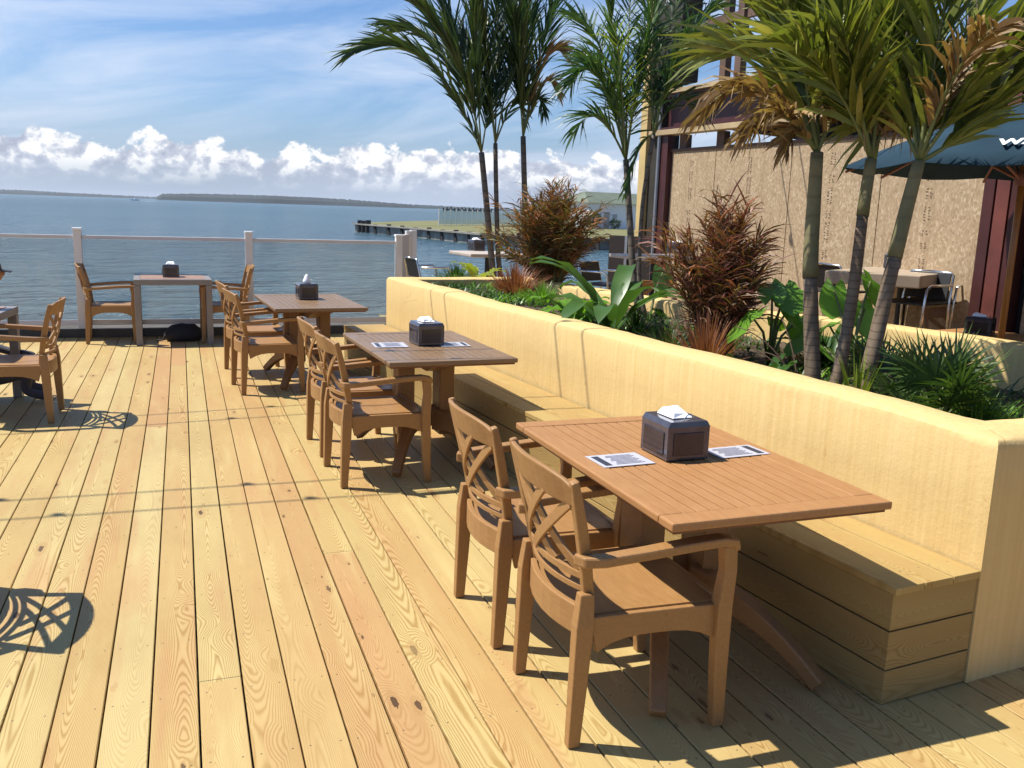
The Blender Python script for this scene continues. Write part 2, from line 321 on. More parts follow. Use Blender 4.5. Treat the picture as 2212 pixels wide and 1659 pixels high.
# ------------------------------------------------------------------ mesh builder
class MB:
    def __init__(s): s.v = []; s.f = []
    def box(s, c, d, rz=0, M4=None, taper=1.0):
        x, y, z = d[0]/2, d[1]/2, d[2]/2; b = len(s.v)
        cz, sz = math.cos(rz), math.sin(rz)
        for dz, t in ((-z, 1), (z, taper)):
            for dx, dy in ((-x, -y), (x, -y), (x, y), (-x, y)):
                p = Vector((dx*t, dy*t, dz))
                p = M4 @ p if M4 else Vector((p.x*cz-p.y*sz+c[0], p.x*sz+p.y*cz+c[1], p.z+c[2]))
                s.v.append(tuple(p))
        s.f += [(b+3, b+2, b+1, b), (b+4, b+5, b+6, b+7), (b, b+1, b+5, b+4), (b+1, b+2, b+6, b+5), (b+2, b+3, b+7, b+6), (b+3, b, b+4, b+7)]
        return s
    def hexa(s, lo, hi):
        """lo, hi: 4 points each, counter-clockwise seen from above"""
        b = len(s.v); s.v += [tuple(p) for p in lo]+[tuple(p) for p in hi]
        s.f += [(b+3, b+2, b+1, b), (b+4, b+5, b+6, b+7), (b, b+1, b+5, b+4), (b+1, b+2, b+6, b+5), (b+2, b+3, b+7, b+6), (b+3, b, b+4, b+7)]
        return s
    def prism(s, poly, z0, z1):
        b = len(s.v); n = len(poly)
        s.v += [(p[0], p[1], z0) for p in poly]+[(p[0], p[1], z1) for p in poly]
        s.f.append(tuple(range(b+n-1, b-1, -1))); s.f.append(tuple(range(b+n, b+2*n)))
        for i in range(n): j = (i+1) % n; s.f.append((b+i, b+j, b+n+j, b+n+i))
        return s
    def rect_tube(s, pts, ws, hs, upv=(0, 0, 1), ups=None):
        """sweep a rectangle (w across, h along up) through points"""
        P = [Vector(p) for p in pts]; n = len(P); b = len(s.v)
        for i, p in enumerate(P):
            t = (P[min(i+1, n-1)]-P[max(i-1, 0)]).normalized()
            u = Vector(ups[i] if ups else upv)
            sd = t.cross(u).normalized(); uu = sd.cross(t).normalized()
            w = ws[i] if isinstance(ws, (list, tuple)) else ws; h = hs[i] if isinstance(hs, (list, tuple)) else hs
            for a, c in ((-1, -1), (1, -1), (1, 1), (-1, 1)): s.v.append(tuple(p+sd*a*w/2+uu*c*h/2))
        for i in range(n-1):
            for k in range(4):
                a, c = b+i*4+k, b+i*4+(k+1) % 4; s.f.append((a, c, c+4, a+4))
        s.f.append((b+3, b+2, b+1, b)); e = b+4*(n-1); s.f.append((e, e+1, e+2, e+3))
        return s
    def tube(s, pts, r, seg=8):
        P = [Vector(p) for p in pts]; n = len(P); b = len(s.v)
        ref = Vector((0, 0, 1)) if abs((P[-1]-P[0]).normalized().z) < .9 else Vector((1, 0, 0))
        for i, p in enumerate(P):
            t = (P[min(i+1, n-1)]-P[max(i-1, 0)]).normalized()
            a1 = t.cross(ref).normalized(); a2 = a1.cross(t)
            rr = r[i] if isinstance(r, (list, tuple)) else r
            for k in range(seg):
                a = 2*math.pi*k/seg; s.v.append(tuple(p+a1*rr*math.cos(a)+a2*rr*math.sin(a)))
        for i in range(n-1):
            for k in range(seg):
                a, c = b+i*seg+k, b+i*seg+(k+1) % seg; s.f.append((a, c, c+seg, a+seg))
        s.f.append(tuple(range(b+seg-1, b-1, -1))); e = b+seg*(n-1); s.f.append(tuple(range(e, e+seg)))
        return s
    def lathe(s, prof, c=(0, 0, 0), seg=16):
        b = len(s.v)
        for r, z in prof:
            for k in range(seg):
                a = 2*math.pi*k/seg; s.v.append((c[0]+r*math.cos(a), c[1]+r*math.sin(a), c[2]+z))
        for i in range(len(prof)-1):
            for k in range(seg):
                a, d = b+i*seg+k, b+i*seg+(k+1) % seg; s.f.append((a, d, d+seg, a+seg))
        s.f.append(tuple(range(b+seg-1, b-1, -1))); e = b+seg*(len(prof)-1); s.f.append(tuple(range(e, e+seg)))
        return s
    def blade(s, base, d, L, w, droop=.3, seg=3, wide=.35, side=None, fold=0):
        """a leaf strip"""
        p = Vector(base); d = Vector(d).normalized(); b = len(s.v)
        side = Vector(side) if side else d.cross(Vector((0, 0, 1)))
        if side.length < 1e-4: side = Vector((1, 0, 0))
        side.normalize(); st = L/seg
        for i in range(seg+1):
            t = i/seg
            ww = w*(min(1, .45+t/wide*.55) if t < wide else (1-(t-wide)/(1-wide))**.8)/2
            if i == seg: s.v.append(tuple(p))
            else:
                s.v.append(tuple(p-side*ww)); s.v.append(tuple(p+side*ww))
            p = p+d*st; d = (d+Vector((0, 0, -droop/seg*(1+t)))).normalized()
        for i in range(seg-1): a = b+2*i; s.f.append((a, a+1, a+3, a+2))
        a = b+2*(seg-1); s.f.append((a, a+1, a+2))
        return s
    def build(s, name, mat, parent=None, loc=(0, 0, 0), rz=0, smooth=False, bevel=0, sub=0):
        me = bpy.data.meshes.new(name); me.from_pydata(s.v, [], s.f); me.update()
        me.materials.append(mat)
        if smooth: me.polygons.foreach_set('use_smooth', [True]*len(me.polygons))
        o = bpy.data.objects.new(name, me); COL.objects.link(o)
        o.location = loc; o.rotation_euler = (0, 0, rz)
        if parent: o.parent = parent
        if bevel:
            m = o.modifiers.new('bevel', 'BEVEL'); m.width = bevel; m.segments = 2; m.limit_method = 'ANGLE'; m.angle_limit = R(35)
        if sub:
            m = o.modifiers.new('sub', 'SUBSURF'); m.levels = m.render_levels = sub
        return o
def tag(o, label=None, cat=None, group=None, kind=None):
    if label: o['label'] = label
    if cat: o['category'] = cat
    if group: o['group'] = group
    if kind: o['kind'] = kind
    return o
def thing(name, label, cat, loc=(0, 0, 0), rz=0, group=None):
    o = bpy.data.objects.new(name, None); COL.objects.link(o)
    o.empty_display_size = .1; o.location = loc; o.rotation_euler = (0, 0, rz)
    return tag(o, label, cat, group)
KIDS = {}
def copy_tree(o, parent=None):
    c = o.copy(); COL.objects.link(c)
    if parent: c.parent = parent
    for ch in list(o.children): copy_tree(ch, c)
    return c
def place(src, used, loc, rz, label, group=None):
    o = src if not used else copy_tree(src)
    o.location = loc; o.rotation_euler = (0, 0, rz); o['label'] = label
    if group: o['group'] = group
    return o
# ------------------------------------------------------------------ world: sky with clouds
w = bpy.data.worlds.new('World'); S.world = w; w.use_nodes = True
SUN = Vector((-.53, .30, 1)).normalized()
def world():
    n = NT.__new__(NT); n.t = w.node_tree; n.n = n.t.nodes
    bg = n.n['Background']
    sky = n.add('ShaderNodeTexSky', sky_type='NISHITA', sun_disc=False)
    sky.sun_elevation = math.asin(SUN.z); sky.sun_rotation = math.atan2(SUN.x, SUN.y)
    sky.air_density = 1.0; sky.dust_density = 1.2; sky.ozone_density = 1.4; sky.altitude = 0
    d = n.add('ShaderNodeTexCoord').outputs['Generated']
    s = n.sep(d); az = n.math('ARCTAN2', s[0], s[1]); el = s[2]
    col = n.mix(1.0, sky.outputs[0], c4(.68, 1.08, 1.58), 'MULTIPLY')
    # cirrus
    cv = n.comb(n.math('MULTIPLY', az, 2.2), n.math('MULTIPLY', n.math('ADD', el, n.math('MULTIPLY', az, -.12)), 11.0), 1.7)
    ci = n.noise(cv, 1.5, 7, .6, .5)
    ci2 = n.noise(n.comb(n.math('MULTIPLY', az, 1.6), n.math('MULTIPLY', el, 5.0), 9.4), 1.2, 3, .5)
    cim = n.math('MULTIPLY', n.ramp(ci, [(.36, c4(.08, .08, .08)), (.64, c4(1, 1, 1))]), n.ramp(ci2, [(.34, c4(.12,)*3 if False else c4(.12, .12, .12)), (.6, c4(1, 1, 1))]))
    lowc = n.ramp(el, [(.03, c4(.95, .95, .95)), (.13, c4(.75, .75, .75)), (.24, c4(.5, .5, .5)), (.45, c4(.08, .08, .08))])
    cim = n.math('MULTIPLY', n.math('MULTIPLY', cim, lowc), 1.0)
    col = n.mix(cim, col, c4(9.4, 10.4, 12.2))
    # bright diagonal sheet at the left
    hz = n.ramp(el, [(0.0, c4(.88, .88, .88)), (.035, c4(.6, .6, .6)), (.10, c4(.16, .16, .16)), (.3, c4(0, 0, 0))])
    col = n.mix(hz, col, c4(5.6, 6.5, 8.3))
    # cumulus bank
    def cum(da, de):
        v = n.comb(n.math('MULTIPLY', n.math('ADD', az, da), 33.0), n.math('MULTIPLY', n.math('ADD', el, de), 40.0), .6)
        return n.noise(v, 1.0, 8, .57, .15)
    prof = n.noise(n.comb(n.math('MULTIPLY', az, 7.5), 0.0, 4.2), 1.0, 2, .5)
    top = n.math('ADD', .041, n.math('MULTIPLY', prof, .044))
    a = cum(0.0, 0.0); b = cum(.006, -.009)
    rel = n.math('DIVIDE', n.math('SUBTRACT', top, el), .03)
    up_ = n.math('MINIMUM', n.math('MAXIMUM', rel, -3.0), .85)
    dens = n.math('ADD', a, n.math('MULTIPLY', up_, .42))
    mask = n.ramp(dens, [(.55, c4(0, 0, 0)), (.62, c4(1, 1, 1))])
    low = n.ramp(el, [(.012, c4(0, 0, 0)), (.038, c4(1, 1, 1))])
    mask = n.math('MULTIPLY', mask, low)
    lit = n.math('MULTIPLY', n.math('SUBTRACT', b, a), -4.2)
    hgt = n.math('MULTIPLY', n.math('SUBTRACT', 1.0, n.math('MAXIMUM', n.math('MINIMUM', rel, 1.3), 0.0)), .42)
    lit = n.math('ADD', n.math('ADD', .52, lit), hgt)
    cc = n.ramp(lit, [(.1, c4(5.2, 5.7, 7.2)), (.5, c4(7.2, 7.7, 9.0)), (.85, c4(12.2, 12.2, 12.2))])
    col = n.mix(n.math('MULTIPLY', mask, .93), col, cc)
    # below the horizon
    n.t.links.new(col, bg.inputs[0]); bg.inputs[1].default_value = .060
world()
sl = bpy.data.lights.new('sun', 'SUN'); sl.energy = 4.9; sl.angle = R(.53); sl.color = (1, .955, .87)
so = bpy.data.objects.new('sun', sl); COL.objects.link(so)
so.rotation_euler = SUN.to_track_quat('Z', 'Y').to_euler()
S.view_settings.view_transform = 'Standard'; S.view_settings.look = 'None'
S.view_settings.exposure = 0.58; S.view_settings.gamma = 1
# ------------------------------------------------------------------ water and far land
WZ = -1.25
mb = MB(); mb.v = [(-6000, -300, WZ), (6000, -300, WZ), (6000, 5200, WZ), (-6000, 5200, WZ)]; mb.f = [(0, 1, 2, 3)]
tag(mb.build('water', M['water']), kind='structure')
mb = MB(); mb.v = [(-6000, -300, WZ-3), (6000, -300, WZ-3), (6000, 5200, WZ-3), (-6000, 5200, WZ-3)]; mb.f = [(0, 1, 2, 3)]
tag(mb.build('seabed', M['soil']), kind='structure')
def ridge(name, pts, D, deep=160, label=''):
    """pts: (u, top v); wooded shore at distance D whose crest follows the list"""
    m = MB(); cols = []
    for (u0, v0), (u1, v1) in zip(pts[:-1], pts[1:]):
        k = max(1, int((u1-u0)/3))
        for i in range(k):
            t = i/k; cols.append((u0+(u1-u0)*t, v0+(v1-v0)*t))
    cols.append(pts[-1])
    rows = []
    for u, v in cols:
        p = U(u, v, D); q = ray(u, v); q.z = 0; q.normalize()
        z = max(p.z, WZ+.5)
        z += (noise.noise(Vector((u*.19, D, 0)))*.9+noise.noise(Vector((u*.6, 3, D)))*.5)*D/1200*1.3
        base = Vector((p.x, p.y, WZ-.5)); h = max(.5, z-WZ+.5)
        rows.append([base-q*D*.012, base-q*D*.008+Vector((0, 0, h*.55)), base+Vector((0, 0, h*.92)), base+q*deep*.3+Vector((0, 0, h)), base+q*deep])
    for r_ in rows: m.v += [tuple(p) for p in r_]
    for i in range(len(rows)-1):
        for k in range(4): a = i*5+k; m.f.append((a, a+5, a+6, a+1))
    o = m.build(name, M['fartree'], smooth=False); tag(o, kind='structure'); return o
ridge('far_shore', [(-120, 407), (0, 409), (60, 411), (140, 416), (240, 421), (345, 426)], 1900)
ridge('wooded_point', [(338, 425), (352, 418), (440, 418), (560, 421), (680, 426), (760, 431), (820, 436), (880, 441), (960, 445), (1060, 450), (1200, 454), (1420, 458)], 1250)
# small boat and wake
bp = G(292, 433.5, WZ)
bt = thing('motor_boat', 'tiny white motor boat trailing a wake far out on the bay', 'boat', bp, R(195))
m = MB(); m.hexa([(-3, -1, .0), (2.2, -1, .0), (2.2, 1, .0), (-3, 1, .0)], [(-3.2, -1.3, 1.1), (3.8, -.4, 1.3), (3.8, .4, 1.3), (-3.2, 1.3, 1.1)]); m.build('hull', M['white'], bt)
m = MB(); m.box((-.3, 0, 1.6), (2, 1.6, 1.0), taper=.75); m.build('cabin', M['white'], bt)
m = MB(); a_, b_ = G(296, 434, WZ), G(334, 435.2, WZ)
m.v = [tuple(a_+Vector((0, -2, .1))), tuple(b_+Vector((0, -9, .1))), tuple(b_+Vector((0, 9, .1))), tuple(a_+Vector((0, 2, .1)))]; m.f = [(0, 1, 2, 3)]
tag(m.build('wake', M['white']), kind='structure')
# distant long pier
pa, pb = U(958, 452, 560), U(1062, 456, 560)
lp = thing('distant_pier', 'long dark pier on pilings far across the bay', 'pier', (pa.x, pa.y, WZ))
m = MB(); dv = (pb-pa); L = dv.length; rz = math.atan2(dv.y, dv.x)
m.box(((pa.x+pb.x)/2-pa.x, (pa.y+pb.y)/2-pa.y, 1.4), (L, 5, .9), rz); m.build('pier_deck', M['pile'], lp)
for i in range(14):
    m = MB(); t = i/13; m.tube([(dv.x*t, dv.y*t, -.5), (dv.x*t, dv.y*t, 2.5+(i % 3)*.3)], .55, 6); m.build('piling', M['pile'], lp)
# grassy spit
GZ = -.45
E1 = [G(772, 484, GZ), G(900, 494, GZ), G(1050, 507, GZ), G(1180, 514, GZ), G(1340, 518, GZ), G(1600, 526, GZ)]
E2 = [G(1700, 476, GZ), G(1250, 470, GZ), G(1100, 474, GZ), G(960, 476, GZ), G(860, 478, GZ), G(790, 480.5, GZ)]
m = MB(); m.prism([(p.x, p.y) for p in E1+E2], WZ-1, GZ); tag(m.build('grass_bank', M['grass']), kind='structure')
bh = thing('bulkhead', 'dark timber bulkhead along the grassy point at the water', 'bulkhead', (E1[0].x, E1[0].y, WZ))
m = MB(); m2 = MB()
for a_, b_ in zip(E1[:-1], E1[1:]):
    a_ = a_-Vector((E1[0].x, E1[0].y, 0)); b_ = b_-Vector((E1[0].x, E1[0].y, 0)); dv = b_-a_; ln = dv.length; rz = math.atan2(dv.y, dv.x); nn = Vector((dv.y, -dv.x, 0)).normalized()
    c = (a_+b_)/2+nn*.2; m.box((c.x, c.y, .05), (ln, .15, 1.4), rz)
    c = (a_+b_)/2+nn*.25; m2.box((c.x, c.y, .83), (ln+.2, .7, .14), rz)
m.build('plank_face', M['bulkhead'], bh); m2.build('cap', M['cap'], bh)
def along(E, u):
    pr = []
    for a_, b_ in zip(E[:-1], E[1:]): pr.append((a_, b_))
    return pr
us = [778, 786, 795]+[811+28.7*i for i in range(9)]+[1085, 1118, 1152, 1190, 1222, 1252, 1286, 1318]
for u in us:
    t = None
    vt = [(772, 484), (900, 494), (1050, 507), (1180, 514), (1340, 518), (1600, 526)]
    for (u0, v0), (u1, v1) in zip(vt[:-1], vt[1:]):
        if u0 <= u <= u1: v = v0+(v1-v0)*(u-u0)/(u1-u0); break
    p = G(u, v, GZ)-Vector((E1[0].x, E1[0].y, 0)); q = Vector((p.x, p.y, 0))
    tow = Vector((-E1[0].x, -E1[0].y, 0)).normalized()
    q = q+tow*.7; big = 1 if u < 800 else 0
    m = MB(); m.tube([(q.x, q.y, -1), (q.x, q.y, 1.02+.25*big+random.uniform(-.1, .1))], .22+.08*big, 8)
    if u > 800: m.tube([(q.x+tow.x*.9, q.y+tow.y*.9, -1), (q.x, q.y, .68)], .14, 6)
    m.build('piling', M['pile'], bh)
# pale fence behind the grass
fa, fb = G(948, 487, GZ), G(1262, 486, GZ)
ff = thing('pale_screen_fence', 'pale slatted screen fence at the back of the grassy point', 'fence', fa)
dv = fb-fa; ln = dv.length; rz = math.atan2(dv.y, dv.x)
NP = 34
for i in range(NP+1):
    m = MB(); p = dv*(i/NP); m.box((p.x, p.y, .78), (.09, .09, 1.56), rz); m.build('post', M['white_post'], ff)
m = MB(); m.box((dv.x/2, dv.y/2, .75), (ln, .03, 1.3), rz)
gm = NT('thin_screen'); tr = gm.add('ShaderNodeBsdfTransparent', {'Color': c4(.9, .95, .95)}); gm.out(c4(.62, .68, .66), .5)
mx = gm.add('ShaderNodeMixShader', {0: .45, 1: tr.outputs[0], 2: gm.p.outputs[0]}); gm.t.links.new(mx.outputs[0], gm.n['Material Output'].inputs[0])
m.build('screen_panel', gm.m, ff); ff.scale = (1, 1, 1.2)
# house
hp = G(1262, 493, GZ); hq = G(1440, 497, GZ); dv = hq-hp; rz = math.atan2(dv.y, dv.x)+.1; L = dv.length
hs = thing('white_house', 'low white house with grey green roof across the water', 'house', hp, rz)
hs.scale = (1, 1, 1.19)
m = MB(); m.box((L/2+.6, 2.8, 1.35), (L, 5.6, 2.7)); m.build('wall', M['housewall'], hs)
m = MB(); x0, x1 = .2, L+1; m.hexa([(x0, -.4, 2.7), (x1, -.4, 2.7), (x1, 6, 2.7), (x0, 6, 2.7)], [(x0+1.6, 2.6, 3.9), (x1, 2.6, 3.9), (x1, 3.0, 3.9), (x0+1.6, 3.0, 3.9)]); m.build('roof', M['houseroof'], hs)
for xx in (2.2, 4.9):
    m = MB(); m.box((xx, -.03, 1.15), (.9, .06, 1.0)); fr = m.build('window', M['white'], hs)
    m = MB(); m.box((xx, -.07, 1.15), (.74, .03, .84)); m.build('pane', M['galv'], fr)
m = MB(); m.box((3.6, -.03, .9), (.9, .05, 1.8)); m.build('door', M['beige_panel'], hs)
def leafball(name, label, c, r, mat, n=500, ls=.12, grp=None, squash=.8, trunk=True):
    t = thing(name, label, 'shrub', c, 0, grp); t.scale = (1.15, 1.15, 1.15)
    m = MB()
    for i in range(n):
        a = Vector((random.gauss(0, 1), random.gauss(0, 1), random.gauss(0, 1))).normalized()
        rr = r*(.45+.6*random.random())*(1+.25*noise.noise(a*2.3+Vector(c)))
        p = a*rr; p.z = p.z*squash+r*1.0
        d = (a+Vector((random.uniform(-.7, .7), random.uniform(-.7, .7), random.uniform(-.3, .7)))).normalized()
        m.blade(p, d, ls*random.uniform(.7, 1.4), ls*.45, .4, 2, side=Vector((random.gauss(0, 1), random.gauss(0, 1), random.gauss(0, 1))))
    m.build('foliage', mat, t)
    m = MB()
    for k in range(4):
        a = k*1.6; m.tube([(0, 0, 0), (math.cos(a)*r*.3, math.sin(a)*r*.3, r*.8)], [r*.07, r*.03], 5)
    m.build('stem', M['stem_brown'], t); return t
leafball('round_shrub', 'rounded dark shrub in front of the white house', G(1276, 494, GZ), .95, M['shrub'], 500, .35)
leafball('round_shrub', 'smaller low shrub at the house wall beside the rounded one', G(1328, 495, GZ), .55, M['shrub'], 250, .3)
hm = bpy.data.materials.new('haze_air'); hm.use_nodes = True; ht = hm.node_tree
ht.nodes.remove(ht.nodes['Principled BSDF']); hv = ht.nodes.new('ShaderNodeVolumePrincipled')
hv.inputs['Color'].default_value = (.80, .88, 1, 1); hv.inputs['Density'].default_value = .00013; hv.inputs['Anisotropy'].default_value = .2
ht.links.new(hv.outputs[0], ht.nodes['Material Output'].inputs['Volume'])
m = MB(); m.box((0, 2400, 8.0), (12400, 6200, 27.0)); tag(m.build('haze', hm), kind='stuff')
# ------------------------------------------------------------------ deck
def deck():
    m = MB(); P = .1445
    def board(x0, y0, y1):
        dz = random.uniform(-.0012, .0012); g = random.uniform(.0022, .0042); b = .0025
        x1 = x0+P-g; x0 = x0+g
        prof = [(x0, -.03), (x0, -b+dz), (x0+b, dz), (x1-b, dz), (x1, -b+dz), (x1, -.03)]
        n0 = len(m.v)
        for y in (y0, y1):
            for x, z in prof: m.v.append((x, y, z))
        for k in range(5): m.f.append((n0+k, n0+k+1, n0+k+7, n0+k+6))
        m.f.append(tuple(n0+k for k in (5, 4, 3, 2, 1, 0))); m.f.append(tuple(n0+6+k for k in range(6)))
    i0 = int(-6/P)
    for i in range(i0, int(13/P)):
        x = i*P
        board(x, -1.5, 11.62 if x < 2.62 else 13.4)
    # material counts boards from x=0 offsets too
    o = m.build('deck', M['deck']); tag(o, kind='structure')
deck()
m = MB(); m.box((3.5, 5.9, -.22), (19, 14.9, .34)); tag(m.build('deck_framing', M['curb']), kind='structure')
# ------------------------------------------------------------------ railing
RY = 11.52
def rail():
    t = thing('glass_railing', 'glass panel railing with white posts at the edge of the deck', 'railing', (0, RY, 0))
    xs = [-5.0, -3.0, -1.12, .765, 2.62]
    for x in xs[1:]:
        m = MB(); m.box((x, 0, .665), (.085, .085, 1.13)); p = m.build('post', M['white_post'], t, bevel=.004)
        m = MB(); m.box((x, 0, 1.245), (.098, .098, .028)); m.build('post_cap', M['white'], p, bevel=.004)
    for a, b in zip(xs[:-1], xs[1:]):
        m = MB(); m.box(((a+b)/2, 0, 1.155), (b-a-.087, .045, .04)); m.build('top_rail', M['rail'], t, bevel=.004)
        m = MB(); m.box(((a+b)/2, 0, .17), (b-a-.087, .045, .06)); m.build('bottom_rail', M['white_post'], t, bevel=.004)
        m = MB(); m.box(((a+b)/2, 0, .665), (b-a-.09, .008, .93)); m.build('glass_panel', M['glass'], t)
    m = MB(); m.box((-1.2, 0, .05), (7.6, .13, .095)); m.build('curb', M['curb'], t)
rail()
sc = thing('beige_screen_end', 'beige side screen with white posts where the railing turns', 'screen', (2.66, RY+.12, 0))
m = MB(); m.hexa([(-.02, 0, 0), (.03, 0, 0), (.33, .85, 0), (.28, .85, 0)], [(-.02, 0, 1.24), (.03, 0, 1.24), (.33, .85, 1.24), (.28, .85, 1.24)]); m.build('screen_panel', M['beige_panel'], sc)
for x, y in ((.34, .92), (.52, 1.4)):
    m = MB(); m.box((x, y, .64), (.09, .09, 1.28)); m.build('post', M['white_post'], sc, bevel=.004)
# ------------------------------------------------------------------ planter
def wallseg(m, pts, thick, z1=.907, z0=0.0, side=1):
    """pts = outer line, thickness to the given side"""
    n = len(pts); P = [Vector((p[0], p[1], 0)) for p in pts]; inner = []
    for i in range(n):
        d = (P[min(i+1, n-1)]-P[max(i-1, 0)]).normalized(); nn = Vector((d.y, -d.x, 0))*side
        inner.append(P[i]+nn*thick)
    for i in range(n-1):
        q = [P[i], P[i+1], inner[i+1], inner[i]]
        if (q[1]-q[0]).cross(q[3]-q[0]).z < 0: q = q[::-1]
        m.hexa([(p.x, p.y, z0) for p in q], [(p.x, p.y, z1) for p in q])
def soilz(y): return .63+.18*max(0, min(1, (y-4.6)/2.6))
def GP(u, v):
    p = G(u, v, .62); return Vector((p.x, p.y, soilz(p.y)-.01))
pl = thing('planter', 'long yellow stucco planter wall behind the wooden bench', 'planter', (0, 0, 0))
def planter():
    # rounded-top wall swept along a closed outline, uneven like hand-trowelled stucco
    outer = [(2.605, 2.245), (2.50, 3.30), (2.385, 4.50), (2.265, 5.75), (2.13, 7.05), (2.02, 8.10), (1.945, 9.10),
             (2.75, 9.22), (3.55, 9.30), (3.72, 8.3), (3.90, 7.28), (4.40, 6.0), (4.80, 5.0), (5.03, 4.2), (5.40, 2.52), (4.0, 2.375)]
    P = [Vector((x, y, 0)) for x, y in outer]; n = len(P); T = .25
    # dense resample
    D = []; 
    for i in range(n):
        a, b = P[i], P[(i+1) % n]; k = max(1, int((b-a).length/.12))
        for j in range(k): D.append((a+(b-a)*j/k, i, j == 0))
    inn = []
    for i in range(n):
        d0 = (P[i]-P[i-1]).normalized(); d1 = (P[(i+1) % n]-P[i]).normalized()
        n0 = Vector((d0.y, -d0.x, 0)); n1 = Vector((d1.y, -d1.x, 0)); mm = (n0+n1); mm = mm/(mm.length_squared/2)
        inn.append(P[i]+mm*T)
    rings = []
    for i in range(n):
        a, b = P[i], P[(i+1) % n]; ia, ib = inn[i], inn[(i+1) % n]; k = max(1, int((b-a).length/.1))
        for j in range(k):
            t = j/k; o = a.lerp(b, t); q = ia.lerp(ib, t); w_ = (q-o).normalized()
            wob = noise.noise(o*.9)*.014+noise.noise(o*5)*.005; zt = .905+noise.noise(o*1.1+Vector((5, 0, 0)))*.014+noise.noise(o*6)*.004
            L = (q-o).length; r_ = .035
            prof = [(0, 0), (0, .25), (0, .45), (0, .65), (0, zt-r_), (.3*r_, zt-.3*r_), (r_, zt), (L/2, zt+.004), (L-r_, zt), (L-.3*r_, zt-.3*r_), (L, zt-r_), (L, .3)]
            rings.append([o+w_*(x+(wob if x < L/2 else -wob))+Vector((0, 0, z)) for x, z in prof])
    m = MB(); k = len(rings[0])
    for r_ in rings: m.v += [tuple(p) for p in r_]
    N = len(rings)
    for i in range(N):
        j = (i+1) % N
        for c in range(k-1): m.f.append((i*k+c, i*k+c+1, j*k+c+1, j*k+c))
    o = m.build('stucco_wall', M['stucco'], pl, smooth=True)
    for p in o.data.polygons: p.use_smooth = True
    o.data.update()
    es = o.modifiers.new('es', 'EDGE_SPLIT'); es.split_angle = R(42)
    m = MB(); ny, nx = 60, 24
    def backline(y):
        pts = [(2.5, 5.40), (4.2, 5.03), (5.0, 4.80), (6.0, 4.40), (7.28, 3.90), (8.3, 3.72), (9.3, 3.55)]
        for (a, xa), (b, xb) in zip(pts[:-1], pts[1:]):
            if a <= y <= b: return xa+(xb-xa)*(y-a)/(b-a)
        return 3.55
    for j in range(ny+1):
        y = 2.42+(9.15-2.42)*j/ny; xa = 2.79-.1*(y-2.25); xb = backline(y)-.15
        for i in range(nx+1):
            x = xa+(xb-xa)*i/nx; m.v.append((x, y+(x-xa)*.1*(1-j/ny), soilz(y)+.035*noise.noise(Vector((x*3, y*3, 0)))+.015*noise.noise(Vector((x*14, y*14, 3)))))
    for j in range(ny):
        for i in range(nx): a = j*(nx+1)+i; m.f.append((a, a+1, a+nx+2, a+nx+1))
    s = m.build('soil', M['soil'], pl)
planter()
# pillar with black outlet
pp = thing('outlet_pillar', 'short yellow stucco pillar with a black outlet cover inside the planter', 'pillar', (4.03, 3.22, .66), R(-24))
m = MB(); m.box((.25, .0, .06), (.5, .5, .34)); m.build('pillar', M['stucco'], pp, bevel=.02)
m = MB(); m.box((-.012, .02, .09), (.024, .07, .06)); m.build('outlet_cover', M['black'], pp, bevel=.006)
m = MB(); m.tube([(-.01, -.0, .07), (-.01, 0, -.12)], .012, 6); m.build('conduit', M['galv'], pp)
# ------------------------------------------------------------------ bench
bn = thing('wooden_bench', 'long built in pine bench against the yellow wall', 'bench', (2.187, 2.205, 0), R(5.75))
BL = 6.85
BW = .415
for k in range(3):
    m = MB(); z0, z1 = (.004, .125) if k == 0 else ((.131, .268) if k == 1 else (.274, .404))
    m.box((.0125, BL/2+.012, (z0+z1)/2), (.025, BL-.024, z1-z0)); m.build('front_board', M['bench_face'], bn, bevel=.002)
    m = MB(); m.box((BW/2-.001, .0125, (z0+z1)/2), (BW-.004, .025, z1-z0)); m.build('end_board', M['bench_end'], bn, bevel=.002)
for k in range(3):
    m = MB(); x0 = -.004+k*.1385
    for y0, y1 in ((-.012, 1.65+.4*k), (1.654+.4*k, 4.3+.3*k), (4.304+.3*k, BL)):
        m.box((x0+.068, (y0+y1)/2, .418+random.uniform(-.0007, .0007)), (.1345, y1-y0, .026))
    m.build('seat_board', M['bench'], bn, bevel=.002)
m = MB(); m.box((BW/2, BL/2, .2), (BW-.06, BL-.06, .38)); m.build('core', M['dark'], bn)
